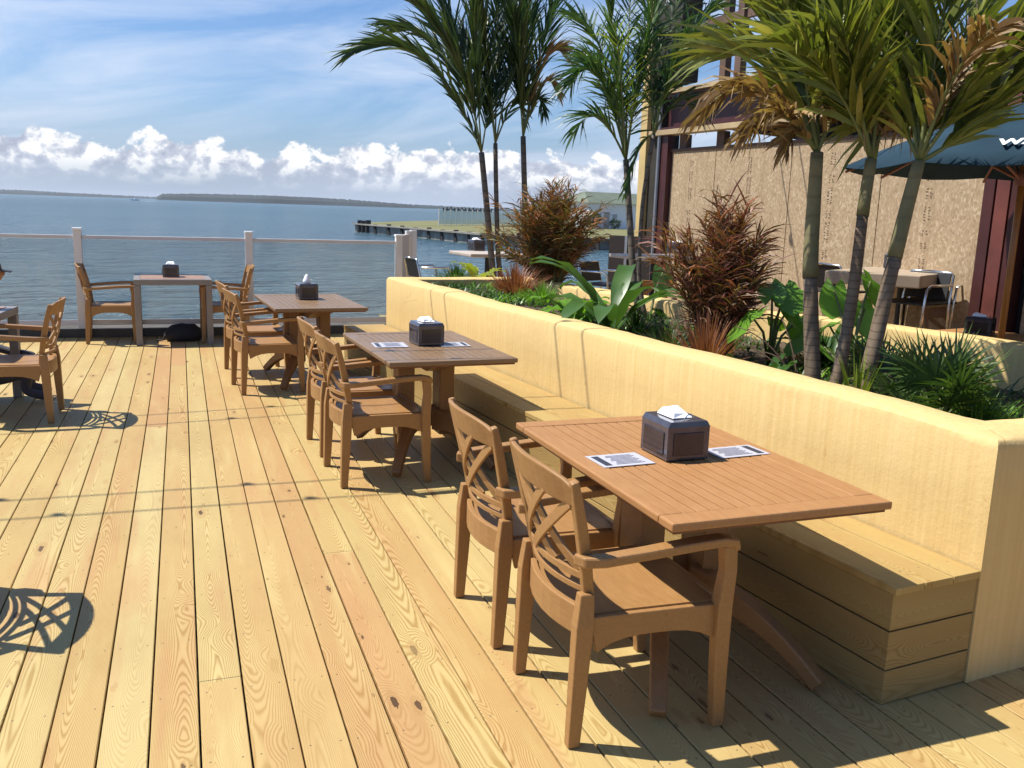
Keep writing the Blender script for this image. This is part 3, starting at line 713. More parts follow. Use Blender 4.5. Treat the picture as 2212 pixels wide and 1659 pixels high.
# ------------------------------------------------------------------ chair
def arc(z, x, half, sag, n=9, w=1):
    """points across the back: y from -half to half, x bulging backward in the middle"""
    return [(x-sag*(1-(2*i/(n-1)-1)**2), -half+2*half*i/(n-1), z) for i in range(n)]
def backx(z): return -.212-.088*max(0, (z-.43)/.43)**1.3
def backp(s, z):
    """point on curved back sheet: s in -1..1 across, z height"""
    half = .203+.045*(z-.45)/.42
    return Vector((backx(z)-.045*(1-s*s), s*half, z))
def make_chair():
    t = thing('armchair', 'chair', 'chair')
    # seat
    m = MB(); n = 8
    top = []
    for j in range(n+1):
        for i in range(n+1):
            u_, v_ = i/n, j/n
            x = -.22+.452*u_; hw = .225+.02*u_; y = (v_*2-1)*hw
            if u_ == 0: x -= .035*(1-(2*v_-1)**2)
            if u_ == 1: x += .02*(1-(2*v_-1)**2)
            z = .43-.014*math.sin(u_*math.pi)*math.sin(v_*math.pi)
            top.append((x, y, z))
    m.v = top+[(a, b, c-.028) for a, b, c in top]; K = (n+1)**2
    for j in range(n):
        for i in range(n):
            a = j*(n+1)+i; m.f.append((a, a+1, a+n+2, a+n+1)); m.f.append((K+a+n+1, K+a+n+2, K+a+1, K+a))
    ring = [i for i in range(n+1)]+[j*(n+1)+n for j in range(1, n+1)]+[n*(n+1)+i for i in range(n-1, -1, -1)]+[j*(n+1) for j in range(n-1, 0, -1)]
    for a, b in zip(ring, ring[1:]+ring[:1]): m.f.append((b, a, K+a, K+b))
    m.build('seat', M['chair'], t, smooth=True).modifiers.new('es', 'EDGE_SPLIT').split_angle = R(40)
    # apron: side rails arched down to the legs, rear bowed rail
    m = MB()
    for s_ in (-1, 1):
        pts = [(-.205+.43*i/8, s_*(.238+.018*i/8), .392-.0*i) for i in range(9)]
        hs_ = [.075+.045*abs(2*i/8-1)**3 for i in range(9)]
        pts = [(p[0], p[1], .425-h/2) for p, h in zip(pts, hs_)]
        m.rect_tube(pts, .022, hs_)
    pts = [(-.212-.05*(1-(2*i/8-1)**2), -.235+.47*i/8, .395) for i in range(9)]
    m.rect_tube(pts, .022, .095)
    pts = [(.226+.018*(1-(2*i/8-1)**2), -.255+.51*i/8, .40) for i in range(9)]
    m.rect_tube(pts, .022, [.06+.035*abs(2*i/8-1)**3 for i in range(9)])
    m.build('seat_frame', M['chair'], t, bevel=.004)
    # legs
    for s_ in (-1, 1):
        m = MB(); m.rect_tube([(-.252, s_*.236, 0), (-.243, s_*.236, .2), (-.235, s_*.236, .40), (-.229, s_*.232, .50)], [.036, .042, .046, .038], [.040, .050, .058, .045], upv=(-1, 0, 0))
        m.build('leg', M['chair'], t, bevel=.005)
        m = MB(); m.rect_tube([(.245, s_*.262, 0), (.236, s_*.264, .2), (.230, s_*.266, .42), (.238, s_*.272, .54), (.230, s_*.274, .625)], [.036, .042, .05, .042, .04], [.040, .048, .052, .045, .05], upv=(1, 0, 0))
        m.build('leg', M['chair'], t, bevel=.005)
        # armrest
        m = MB(); m.rect_tube([(-.262, s_*.228, .612), (-.245, s_*.262, .612), (-.20, s_*.281, .617), (-.06, s_*.285, .628), (.10, s_*.284, .640), (.20, s_*.279, .642), (.246, s_*.276, .632), (.258, s_*.275, .606)],
                              [.032, .042, .048, .052, .056, .056, .05, .04], [.036, .034, .032, .030, .030, .030, .03, .02], ups=[(0, 0, 1)]*6+[(.5, 0, .8), (1, 0, .1)])
        m.build('armrest', M['chair'], t, bevel=.006)
        # back post
    for s_ in (-1, 1):
        m = MB()
        pts = [backp(s_*1.04, z) for z in (.43, .50, .58, .66, .74, .81, .860)]
        m.rect_tube(pts, [.03, .032, .034, .036, .036, .034, .03], [.032, .034, .036, .036, .034, .03, .024], upv=(-1, 0, 0))
        m.build('back_post', M['chair'], t, bevel=.006)
    # top rail, arched board
    m = MB(); n = 12; b0 = 0
    for i in range(n+1):
        s_ = (2*i/n-1)*1.07
        zt = .880-.030*abs(s_)**3; zb = .775+.008*(1-s_*s_) if abs(s_) < 1 else .775
        for z, off in ((zb, 0), (zt, 0), (zt, .020), (zb, .020)):
            p = backp(max(-1, min(1, s_)), z); p.y = s_*(.203+.045*(z-.45)/.42)
            if abs(s_) > 1: p.x = backx(z)
            p.x += off-.01; m.v.append(tuple(p))
    for i in range(n):
        for k in range(4): a, b = i*4+k, i*4+(k+1) % 4; m.f.append((a, a+4, b+4, b))
    m.f.append((0, 1, 2, 3)); e = 4*n; m.f.append((e+3, e+2, e+1, e))
    m.build('top_rail', M['chair'], t, bevel=.006)
    # lattice
    m = MB()
    for z, h in ((.500, .018), (.545, .022)):
        m.rect_tube([backp(-1+2*i/10, z) for i in range(11)], .014, h)
    def slat(s0, z0, s1, z1, off, wd=.036, bow=0):
        pts = []; n = 8
        for i in range(n+1):
            q = i/n; p = backp(s0+(s1-s0)*q+bow*math.sin(q*math.pi), z0+(z1-z0)*q); p.x += off; pts.append(p)
        m.rect_tube(pts, wd, .010, upv=(-1, 0, 0))
    for sg, off in ((1, .004), (-1, -.004)):
        slat(sg*-.90, .56, sg*.42, .80, off, bow=.05*sg)
        slat(sg*-.36, .55, sg*.93, .785, off, bow=.05*sg)
    m.build('lattice', M['chair'], t, bevel=.002)
    return t
chair = make_chair()
GR1, GR2 = 'teak coloured armchairs with lattice backs', None
cl = [
 ((1.332, 2.535), 0, 'nearest brown lattice back armchair at the front table, its near side fully in view'),
 ((1.312, 3.213), 1, 'brown lattice back armchair at the front table, second one behind the nearest'),
 ((1.075, 5.31), 3.5, 'brown armchair at the middle table, the closer one of its two'),
 ((1.055, 6.00), 3, 'brown armchair at the middle table, the farther one of its two, half hidden'),
 ((.672, 8.10), 7, 'brown armchair at the third table of the row, the closer one of its two'),
 ((.640, 8.90), 5, 'brown armchair at the third table of the row, the farther one hidden behind its neighbour'),
 ((-.775, 11.18), 2, 'dark brown armchair facing right beside the grey table by the railing'),
 ((.44, 11.12), 181, 'brown armchair facing left at the right side of the grey table by the railing'),
 ((-1.175, 7.33), 178, 'brown armchair at the left edge tucked under a grey table, casting a lattice shadow'),
 ((-1.20, 3.90), 178, 'armchair just outside the left edge, seen by its lattice shadow on the deck'),
 ((5.15, 9.45), 52, 'tan lattice back armchair behind the planter below the dark brown screen'),
 ((6.35, 6.02), 232, 'tan armchair behind the planter next to the umbrella pole'),
]
for i, ((x, y), r_, lb) in enumerate(cl): place(chair, i > 0, (x, y, .001), R(r_), lb, 'brown lattice back armchairs')
# ------------------------------------------------------------------ tables
def make_table(LX=.81, LY=1.30, topmat='table', ped=True):
    t = thing('dining_table', 'table', 'table')
    H = .74; B = .085
    m = MB()
    m.box((0, -LY/2+B/2, H-.014), (LX, B, .028)); m.box((0, LY/2-B/2, H-.014), (LX, B, .028))
    m.box((-LX/2+B/2, 0, H-.0143), (B, LY-2*B-.001, .0274)); m.box((LX/2-B/2, 0, H-.0143), (B, LY-2*B-.001, .0274))
    m.build('rim', M[topmat], t, bevel=.006)
    m = MB(); n = 13; W_ = LX-2*B; p = W_/n
    for i in range(n): m.box((-W_/2+p*(i+.5), 0, H-.0135), (p-.0052, LY-2*B-.004, .022))
    m.build('slat', M[topmat], t, bevel=.0015)
    m = MB(); m.box((0, 0, H-.033), (LX-.03, LY-.03, .012)); m.build('underside', M['groove'], t)
    m = MB()
    m.hexa([(-.16, -.05, .60), (.16, -.05, .60), (.16, .05, .60), (-.16, .05, .60)], [(-.33, -.05, .70), (.33, -.05, .70), (.33, .05, .70), (-.33, .05, .70)])
    m.hexa([(-.05, -.20, .602), (.05, -.20, .602), (.05, .20, .602), (-.05, .20, .602)], [(-.05, -.52, .699), (.05, -.52, .699), (.05, .52, .699), (-.05, .52, .699)])
    m.build('support', M['base'], t, bevel=.005)
    for sx in (-1, 1):
        m = MB(); m.box((sx*.135, 0, .40), (.10, .17, .50)); m.build('column', M['base'], t, bevel=.008)
    for sx in (-1, 1):
        for sy in (-1, 1):
            pts = []
            for i in range(8):
                q = i/7; rr = q
                pts.append((sx*(.07+.25*q), sy*(.04+.46*q), .225*(1-q**2.1)+.03))
            m = MB(); m.rect_tube(pts, [.07, .07, .068, .066, .064, .06, .058, .056], [.15, .125, .10, .085, .072, .062, .056, .055])
            m.build('foot', M['base'], t, bevel=.008)
    return t
tb = make_table()
place(tb, False, (1.712, 2.835, 0), R(0.5), 'closest teak coloured slatted table with two cards and a dark napkin box')
t2 = make_table(.80, 1.26, 'table_dull'); t2['group'] = 'brown pedestal tables along the bench'; tb['group'] = 'brown pedestal tables along the bench'
place(t2, False, (1.462, 5.66, 0), R(2.6), 'middle weathered brown table of the row between two chairs and the bench')
t3 = copy_tree(t2); t3.location = (1.075, 8.42, 0); t3.rotation_euler = (0, 0, R(3.5)); t3['label'] = 'third brown table of the row with a peaked white napkin on its box'
def grey_table(loc, rz, label, lx=.82, ly=.78):
    t = thing('grey_table', label, 'table', loc, rz, 'grey framed square tables')
    H = .735
    for sx in (-1, 1):
        for sy in (-1, 1):
            m = MB(); m.box((sx*(lx/2-.035), sy*(ly/2-.035), (H-.062)/2), (.066, .066, H-.062)); m.build('leg', M['greytable'], t, bevel=.004)
    m = MB()
    m.box((0, -ly/2+.033, H-.03), (lx, .066, .06)); m.box((0, ly/2-.033, H-.03), (lx, .066, .06))
    m.box((-lx/2+.033, 0, H-.0305), (.066, ly-.134, .058)); m.box((lx/2-.033, 0, H-.0305), (.066, ly-.134, .058))
    m.build('top_frame', M['greytable'], t, bevel=.004)
    m = MB(); n = 8; w_ = (ly-.14)/n
    for i in range(n): m.box((0, -(ly-.14)/2+w_*(i+.5), H-.008), (lx-.136, w_-.004, .02))
    m.build('slat', M['greyslat'], t)
    return t
grey_table((-.115, 11.12, 0), R(2), 'grey framed table with tan slats standing at the railing in front of the water')
grey_table((-1.72, 7.78, 0), R(-6), 'grey table cut off by the left edge of the photo', .86, .80)
# ------------------------------------------------------------------ napkin boxes and cards
def napkin_box(peak=0, s=1.0):
    t = thing('napkin_box', 'napkin box', 'napkin dispenser')
    a, b, h = .088, .098, .145
    m = MB()
    r0 = [(-a, -b), (a, -b), (a, b), (-a, b)]
    L = [(.0, .97, .97), (.004, 1, 1), (.126, 1, 1), (.145, .88, .96)]
    for z, kx, ky in L: m.v += [(x*kx, y*ky, z) for x, y in r0]
    m.f.append((3, 2, 1, 0))
    for k in range(3):
        for i in range(4): j = (i+1) % 4; m.f.append((k*4+i, k*4+j, k*4+4+j, k*4+4+i))
    m.f.append((12, 13, 14, 15))
    m.build('case', M['smoke'], t, bevel=.006)
    m = MB(); m.box((0, -b-.0015, .062), (a*1.45, .005, .085)); m.box((-a-.0015, 0, .062), (.005, b*1.5, .085)); m.build('face_plate', M['smoke_dark'], t, bevel=.002)
    m = MB()
    if peak:
        m.lathe([(.034, .146), (.036, .165), (.028, .185), (.018, .21), (.006, .228)], seg=9)
    else:
        m.v = [(-.045, -.055, .147), (.048, -.045, .147), (.045, .07, .147), (-.05, .06, .147), (-.035, -.04, .166), (.03, -.02, .158), (.035, .05, .176), (-.03, .055, .170)]
        m.f = [(3, 2, 1, 0), (4, 5, 6, 7), (0, 1, 5, 4), (1, 2, 6, 5), (2, 3, 7, 6), (3, 0, 4, 7)]
    m.build('napkin', M['paper'], t, smooth=bool(peak), bevel=0 if peak else .004)
    if not peak:
        m = MB(); m.tube([(.0, -.06, .148), (.012, -.062, .162), (.03, -.058, .163), (.04, -.06, .148)], .0022, 6); m.build('weight_bar', M['metal'], t)
    return t
nb = napkin_box(); nbp = napkin_box(1)
NG = 'dark smoked plastic napkin boxes'
def bx(u, v, z): p = G(u, v, z); return (p.x, p.y, z)
place(nb, False, (1.712, 2.875, .7405), R(1), 'big dark grey napkin box on the closest table with a flat white napkin', NG)
place(nbp, False, bx(663, 645, .7405), R(4), 'dark napkin box with a peaked white napkin on the third table', NG)
place(nb, True, bx(921, 742, .7405), R(5), 'dark napkin box with crumpled white napkin on the middle table', NG)
place(nb, True, (-.13, 11.12, .7355), R(2), 'dark napkin box on the grey table by the railing', NG)
def card(corners, z, label, flip=False):
    P = [G(u, v, z) for u, v in corners]; c = sum(P, Vector())/4
    ax = ((P[1]-P[0])+(P[2]-P[3]))/2; ay = ((P[3]-P[0])+(P[2]-P[1]))/2
    rz = math.atan2(ax.y, ax.x); lx, ly = ax.length, ay.length
    t = thing('printed_card', label, 'card', (c.x, c.y, z), rz, 'white printed cards on the tables')
    m = MB(); m.box((0, 0, .0012), (lx, ly, .0016)); m.build('sheet', M['card'], t)
    s_ = 1 if flip else -1
    m = MB(); m.box((s_*lx*.36, 0, .0024), (lx*.13, ly*.78, .0006)); m.build('dark_band', M['cardink'], t)
    m = MB()
    for i in range(8): m.box((-s_*lx*.08, ly*(-.33+.094*i), .0023), (lx*(.56-.07*(i % 3)), ly*.05, .0004))
    m.build('print_lines', M['cardgrey'], t)
card([(1302, 1012), (1412, 1001), (1375, 978), (1267, 986)], .7402, 'white card left of the napkin box on the closest table')
card([(1556, 992), (1662, 980), (1618, 962), (1516, 970)], .7402, 'white card right of the napkin box on the closest table', True)
card([(812, 751), (886, 750), (868, 740), (800, 741)], .7402, 'white card left of the napkin box on the middle table')
card([(955, 749), (1020, 748), (1000, 739), (940, 740)], .7402, 'white card right of the napkin box on the middle table', True)
# bag under grey table
bg_ = thing('black_bag', 'black soft bag lying on the deck under the grey table', 'bag', (-.02, 11.1, 0), R(5))
m = MB(); prof = [(.02, 0), (.19, .005), (.225, .06), (.20, .13), (.12, .185), (.03, .2)]
m.lathe(prof, seg=14); m.v = [(x*1.0+.02*noise.noise(Vector((x*8, y*8, z*8))), y*.62, z+.02*noise.noise(Vector((x*6, y*6, z*9)))) for x, y, z in m.v]
m.build('body', M['bag'], bg_, smooth=True)
m = MB(); m.tube([(-.16, -.02, .12), (-.2, -.05, .07), (-.23, -.06, .02), (-.29, -.02, .012)], .012, 6); m.build('strap', M['bag'], bg_)
# ------------------------------------------------------------------ string lights
for i, (ys, sl_) in enumerate(((5.25, -.02), (4.92, -.03), (6.92, .10), (7.25, .10))):
    z = 3.9; yb = ys+.30*z
    m = MB(); pts = []
    xa, xb = -6.0, 5.5
    for k in range(24):
        q = k/23; x = xa+(xb-xa)*q; pts.append((x, yb+sl_*(x+.53*z)+0*q, z-.12*math.sin(q*math.pi*3)**2*0))
    t = thing('string_lights', ('light string overhead, ' + ['second', 'closest', 'third', 'farthest'][i] + ' of the four thin shadows across the deck'), 'string lights', (0, 0, 0), 0, 'strings of bulbs above the deck')
    m.tube(pts, .0085, 6); m.build('cable', M['black'], t)
    for k in range(9):
        q = (k+.35+.25*(i % 2))/9; x = xa+(xb-xa)*q
        b_ = MB(); b_.lathe([(.014, 0), (.016, -.03), (.03, -.06), (.03, -.085), (.012, -.11)], (x, yb+sl_*(x+.53*z), z), 8); b_.build('bulb', M['bulb'], t)
# ------------------------------------------------------------------ building
LX_ = 7.10
bd = thing('unfinished_building', 'unfinished building with chipboard panels, red steel beam and open studs', 'building', (LX_*.995, LX_*.0995, 0), R(5.71))
# local frame: y along the facade away from camera, x into the building; facade at x = 0
S0, S1 = -2.5, 10.25
seams = [-2.2, -1.0, .25, 1.5, 2.75, 4.0, 5.37, 6.56, 7.82, 9.14, 10.05]
for a, b in zip(seams[:-1], seams[1:]):
    if abs(a-4.0) < .01: b = 4.93
    m = MB(); m.box((.0, (a+b)/2, 1.21), (.02, b-a-.012, 2.42)); pn = m.build('chipboard_panel', M['osb'], bd)
    mm = MB(); rnd = random.Random(int(a*10))
    for cx in (.5,):
        yc = a+(b-a)*cx; z = 2.3
        while z > .9:
            L = rnd.uniform(.05, .22)
            for k in range(2):
                zz = z; 
                while zz > z-L:
                    h = rnd.uniform(.006, .02)
                    mm.box((-.0125, yc+rnd.uniform(-.006, .006)+.045*k, zz), (.003, rnd.uniform(.010, .028), h*.35)); zz -= h*1.7
            z -= L+rnd.uniform(.03, .12)
    mm.build('printed_stamp', M['ink'], pn)
m = MB(); m.box((.02, 4.0, 2.44), (.09, 12.5, .035)); m.build('wall_plate', M['stud'], bd)
for y in (9.86, 9.10, 7.72, 5.9, 3.3, 1.5):
    m = MB(); m.box((.05, y, 2.545), (.09, .14, .17)); m.build('cripple_stud', M['stud'], bd)
m = MB(); m.box((-.05, 8.0, 2.665), (.16, 4.9, .065)); m.build('ledger_board', M['lumber'], bd, bevel=.003)
m = MB(); m.box((-.05, 3.9, 2.665), (.16, 1.4, .065)); m.build('ledger_board', M['lumber'], bd, bevel=.003)
m = MB(); m.box((.05, 4.0, 2.92), (.05, 12.5, .42)); m.box((-.02, 4.0, 3.12), (.18, 12.5, .03)); m.box((-.02, 4.0, 2.715), (.18, 12.5, .025)); m.build('steel_beam', M['redsteel'], bd)
m = MB(); m.box((-.02, 4.0, 3.165), (.26, 12.5, .05)); m.build('top_plank', M['lumber'], bd)
m = MB(); m.hexa([(.12, -1, 2.45), (4.2, -1, 2.45), (4.2, 7.75, 2.45), (.12, 7.75, 2.45)], [(.12, -1, 2.68), (4.2, -1, 2.68), (4.2, 9.0, 2.68), (.12, 9.3, 2.68)]); m.build('ceiling', M['dark'], bd)
m = MB(); m.box((4.3, 2.0, 1.4), (.1, 9.0, 2.5)); m.build('inner_wall', M['dark'], bd)
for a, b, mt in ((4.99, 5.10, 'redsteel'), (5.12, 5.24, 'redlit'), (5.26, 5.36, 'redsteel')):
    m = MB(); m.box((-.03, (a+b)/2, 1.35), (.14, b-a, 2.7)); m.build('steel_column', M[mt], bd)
m = MB(); m.box((.03, 4.955, 1.2), (.05, .045, 2.4)); m.build('dark_jamb', M['dark'], bd)
m = MB(); m.box((-.03, 10.135, 1.35), (.10, .14, 2.7)); m.build('corner_column', M['redsteel'], bd)
m = MB(); m.tube([(-.10, 10.235, 0), (-.10, 10.235, 3.1)], .022, 8); m.build('conduit', M['galv'], bd)
m = MB(); m.box((.10, 10.40, 3.4), (.30, .24, 6.8)); m.box((.10, 10.12, 5.05), (.298, .318, 3.5)); m.build('tall_corner_post', M['darkwall'], bd)
m = MB(); m.box((-.06, 10.60, 3.4), (.10, .15, 6.8)); m.build('sunlit_post_face', M['lumber_lit'], bd)  # slab for the sunlit side of the post, its brightness painted in
for y, x in ((9.42, .25), (8.95, .1), (8.60, .35), (7.9, .25), (7.3, .1), (6.6, .2), (5.8, .1), (4.8, .2)):
    m = MB(); m.box((x, y, 4.6), (.09, .11, 2.82)); m.build('stud', M['stud'], bd)
for z, x in ((3.95, .12), (4.55, .30)):
    m = MB(); m.box((x, 7.0, z), (.06, 7.4, .10)); m.build('girt', M['stud'], bd)
m = MB(); m.box((.0, 6.6, 6.05), (.4, 8.6, .16)); m.build('upper_plate', M['stud'], bd)
# brown screen beside the building
p0 = U(1319, 508, 12.6); p1 = U(1412, 512, 12.2)
bsn = thing('brown_screen', 'dark brown solid screen panel beside the building corner', 'screen', (p0.x, p0.y, 0), math.atan2(p1.y-p0.y, p1.x-p0.x))
L = math.hypot(p1.x-p0.x, p1.y-p0.y)
m = MB(); m.box((L/2, 0, p0.z/2), (L, .05, p0.z)); m.build('panel', M['brownpanel'], bsn)
m = MB(); m.box((L*.42, -.04, p0.z/2), (.04, .03, p0.z)); m.build('trim', M['galv'], bsn)
# ------------------------------------------------------------------ bar tables and stools at the back
def bar_table(name, label, corners, z, mat, thick=.045):
    c = sum((Vector(p) for p in corners), Vector())/len(corners)
    t = thing(name, label, 'table', (c.x, c.y, 0), 0, 'tall bar tables behind the planter')
    m = MB(); m.prism([(p[0]-c.x, p[1]-c.y) for p in corners], z-thick, z); m.build('table_top', mat, t, bevel=.01)
    m = MB(); m.tube([(0, 0, .02), (0, 0, z-thick)], .045, 10); m.build('pedestal', M['black'], t)
    m = MB(); m.lathe([(.27, 0), (.27, .015), (.06, .04)], seg=20); m.build('foot_plate', M['black'], t)
    return t
def ccw(P):
    A = sum(P[i][0]*P[(i+1) % len(P)][1]-P[(i+1) % len(P)][0]*P[i][1] for i in range(len(P)))
    return P if A > 0 else P[::-1]
def rectc(c, lx, ly, rz):
    return [(c[0]+dx*math.cos(rz)-dy*math.sin(rz), c[1]+dx*math.sin(rz)+dy*math.cos(rz), 0) for dx, dy in ((-lx/2, -ly/2), (lx/2, -ly/2), (lx/2, ly/2), (-lx/2, ly/2))]
bar_table('bar_table', 'white topped tall table at the water behind the left palms', rectc((3.83, 11.5), .82, .82, R(4)), 1.05, M['hightop'])
bar_table('bar_table', 'pale tall table next to the dark brown screen', rectc((5.36, 9.75), .8, .8, R(5)), 1.13, M['hightop'])
T3 = bar_table('bar_table', 'sand coloured tall table in front of the chipboard wall', ccw([G(1782, 584, 1.18), G(1990, 596, 1.18), G(2070, 586, 1.18), G(2040, 581, 1.18), G(1880, 576, 1.18)]), 1.18, M['hitop2'], .11)
place(nb, True, bx(1029, 541, 1.0505), R(8), 'dark napkin box with white napkin on the white topped tall table', NG)
place(nb, True, bx(1462, 548, 1.1305), R(12), 'napkin box behind the bronze shrub on the pale tall table', NG)
place(nb, True, bx(1938, 580, 1.1805), R(22), 'napkin box with napkin against the chipboard wall on the sand coloured table', NG)
def make_stool():
    t = thing('bar_chair', 'bar chair', 'bar chair')
    H = .74
    for s_ in (-1, 1):
        m = MB(); m.tube([(-.25, s_*.23, 0), (-.2, s_*.22, H), (-.25, s_*.21, H+.24), (-.248, s_*.185, H+.262), (-.248, 0, H+.268)], .012, 8); m.build('leg', M['metal'], t, smooth=True)
        m = MB(); m.tube([(.26, s_*.23, 0), (.2, s_*.22, H), (.19, s_*.225, H+.13), (.15, s_*.235, H+.16), (-.2, s_*.235, H+.16)], .012, 8); m.build('leg', M['metal'], t, smooth=True)
    m = MB()
    for a, b in (((-.235, -.225), (-.235, .225)), ((.235, -.225), (.235, .225)), ((-.235, -.225), (.235, -.225)), ((-.235, .225), (.235, .225))): m.tube([(a[0], a[1], .28), (b[0], b[1], .28)], .009, 6)
    m.build('footrest', M['metal'], t)
    m = MB(); m.box((0, 0, H), (.43, .42, .022)); m.build('seat', M['blackseat'], t, bevel=.008)
    m = MB(); m.hexa([(-.195, -.20, H+.03), (-.18, -.20, H+.03), (-.18, .20, H+.03), (-.195, .20, H+.03)], [(-.250, -.195, H+.262), (-.236, -.195, H+.262), (-.236, .195, H+.262), (-.250, .195, H+.262)]); m.build('backrest', M['blackseat'], t, bevel=.004)
    return t
st = make_stool()
SG = 'black bar chairs with aluminium frames'
place(st, False, (2.93, 11.15, -.02), R(8), 'black bar chair with metal arms by the water behind the planter end', SG)
place(st, True, (4.95, 10.25, 0), R(-60), 'black bar chair in front of the dark brown screen', SG)
def at_seat(u, v, z): p = G(u, v, z); return (p.x, p.y, z-.74)
place(st, True, at_seat(1806, 628, .93), R(15), 'black bar chair at the left of the sand coloured table behind the leaves', SG)
place(st, True, at_seat(1972, 652, .93), R(196), 'black bar chair with bent metal arm, left of the pair at the sand coloured table', SG)
place(st, True, at_seat(2040, 648, .93), R(192), 'black bar chair right of the pair in front of the sand coloured table', SG)
# low table with napkin box and umbrella
lt = bar_table('low_table', 'low brown table behind the planter under the navy umbrella', rectc((6.12, 5.47), .9, .9, R(10)), .74, M['table'])
lt['category'] = 'table'; del lt['group']
p = G(2115, 722, .7405); place(nb, True, (p.x, p.y, .7405), R(30), 'dark napkin box on the low table next to the umbrella pole', NG)
up_ = G(2163, 722, .74)*.88
um = thing('patio_umbrella', 'navy blue market umbrella with wooden pole and white lettering', 'umbrella', (up_.x, up_.y, 0))
m = MB(); m.tube([(0, 0, 0), (0, 0, 2.72)], .024, 12); m.build('pole', M['umbwood'], um, smooth=True)
m = MB(); NR = 8; RR = 1.20; zr = 2.00; zp = 2.47; a0 = R(10)
prof = [(.03, zp), (.30, zp-.09), (.62, zp-.21), (.93, zp-.34), (RR, zr)]
for k, (r_, z) in enumerate(prof):
    for i in range(NR*4):
        a = a0+2*math.pi*i/(NR*4); q = (i % 4)/4; sg = 1-.07*math.sin(q*math.pi)*(k/4)
        m.v.append((r_*sg*math.cos(a), r_*sg*math.sin(a), z-.03*math.sin(q*math.pi)*(k/4)))
NN = NR*4
for k in range(4):
    for i in range(NN): j = (i+1) % NN; m.f.append((k*NN+i, k*NN+j, (k+1)*NN+j, (k+1)*NN+i))
m.f.append(tuple(range(NN)))
can = m.build('canopy', M['canopy'], um, smooth=True); sd = can.modifiers.new('t', 'SOLIDIFY'); sd.thickness = .006
for i in range(NR):
    a = a0+2*math.pi*i/NR; c_, s_ = math.cos(a), math.sin(a)
    m = MB(); m.tube([(c_*.04, s_*.04, zp-.035), (c_*.62, s_*.62, zp-.245), (c_*(RR-.02), s_*(RR-.02), zr-.03)], .011, 6); rb = m.build('rib', M['rib'], um)
    m = MB(); m.tube([(c_*.04, s_*.04, 1.95), (c_*.60, s_*.60, zp-.24)], .010, 6); m.build('strut', M['rib'], rb)
m = MB(); m.lathe([(.045, 1.90), (.05, 1.93), (.05, 1.98), (.04, 2.0)], seg=12); m.build('hub', M['rib'], um)
# white lettering on the panel facing the camera: real letters following the cloth
def cloth_pt(a, r_):
    for (r0, z0), (r1, z1) in zip(prof[:-1], prof[1:]):
        if r0 <= r_ <= r1: z = z0+(z1-z0)*(r_-r0)/(r1-r0)
    q = (((a-a0)/(2*math.pi/NR)) % 1); z -= .03*math.sin(q*math.pi)*r_/RR-.09*math.sin(q*math.pi)*0
    return Vector((r_*math.cos(a), r_*math.sin(a), z+.012))
def letters(txt, a_c, r_c, size):
    cu = bpy.data.curves.new('letters', 'FONT'); cu.body = txt; cu.size = size; cu.offset = .006
    ob = bpy.data.objects.new('tmp', cu); COL.objects.link(ob)
    dg = bpy.context.evaluated_depsgraph_get(); me = bpy.data.meshes.new_from_object(ob.evaluated_get(dg))
    bpy.data.objects.remove(ob)
    xs = [v.co.x for v in me.vertices]; w_ = max(xs)
    for v in me.vertices:
        x, y = v.co.x-w_/2, v.co.y-size*.35
        q = cloth_pt(a_c+x/r_c, r_c-y*.92); v.co = q+Vector((math.cos(a_c), math.sin(a_c), 1.6)).normalized()*.006
    me.materials.append(M['white']); o = bpy.data.objects.new('lettering', me); COL.objects.link(o); o.parent = um
best = None; pe = None
for k in range(900):
    q = U(2219, 306, 2.5+k*.01)-Vector((up_.x, up_.y, 0)); r_ = math.hypot(q.x, q.y)
    if .1 < r_ < RR-.02:
        a = math.atan2(q.y, q.x); e = cloth_pt(a, r_).z-q.z
        if pe is not None and pe*e <= 0: best = (e, a, r_); break
        pe = e
if best is None: best = (0, math.atan2(-.8, -.75), .8)
letters('WAR', best[1], best[2], .13)
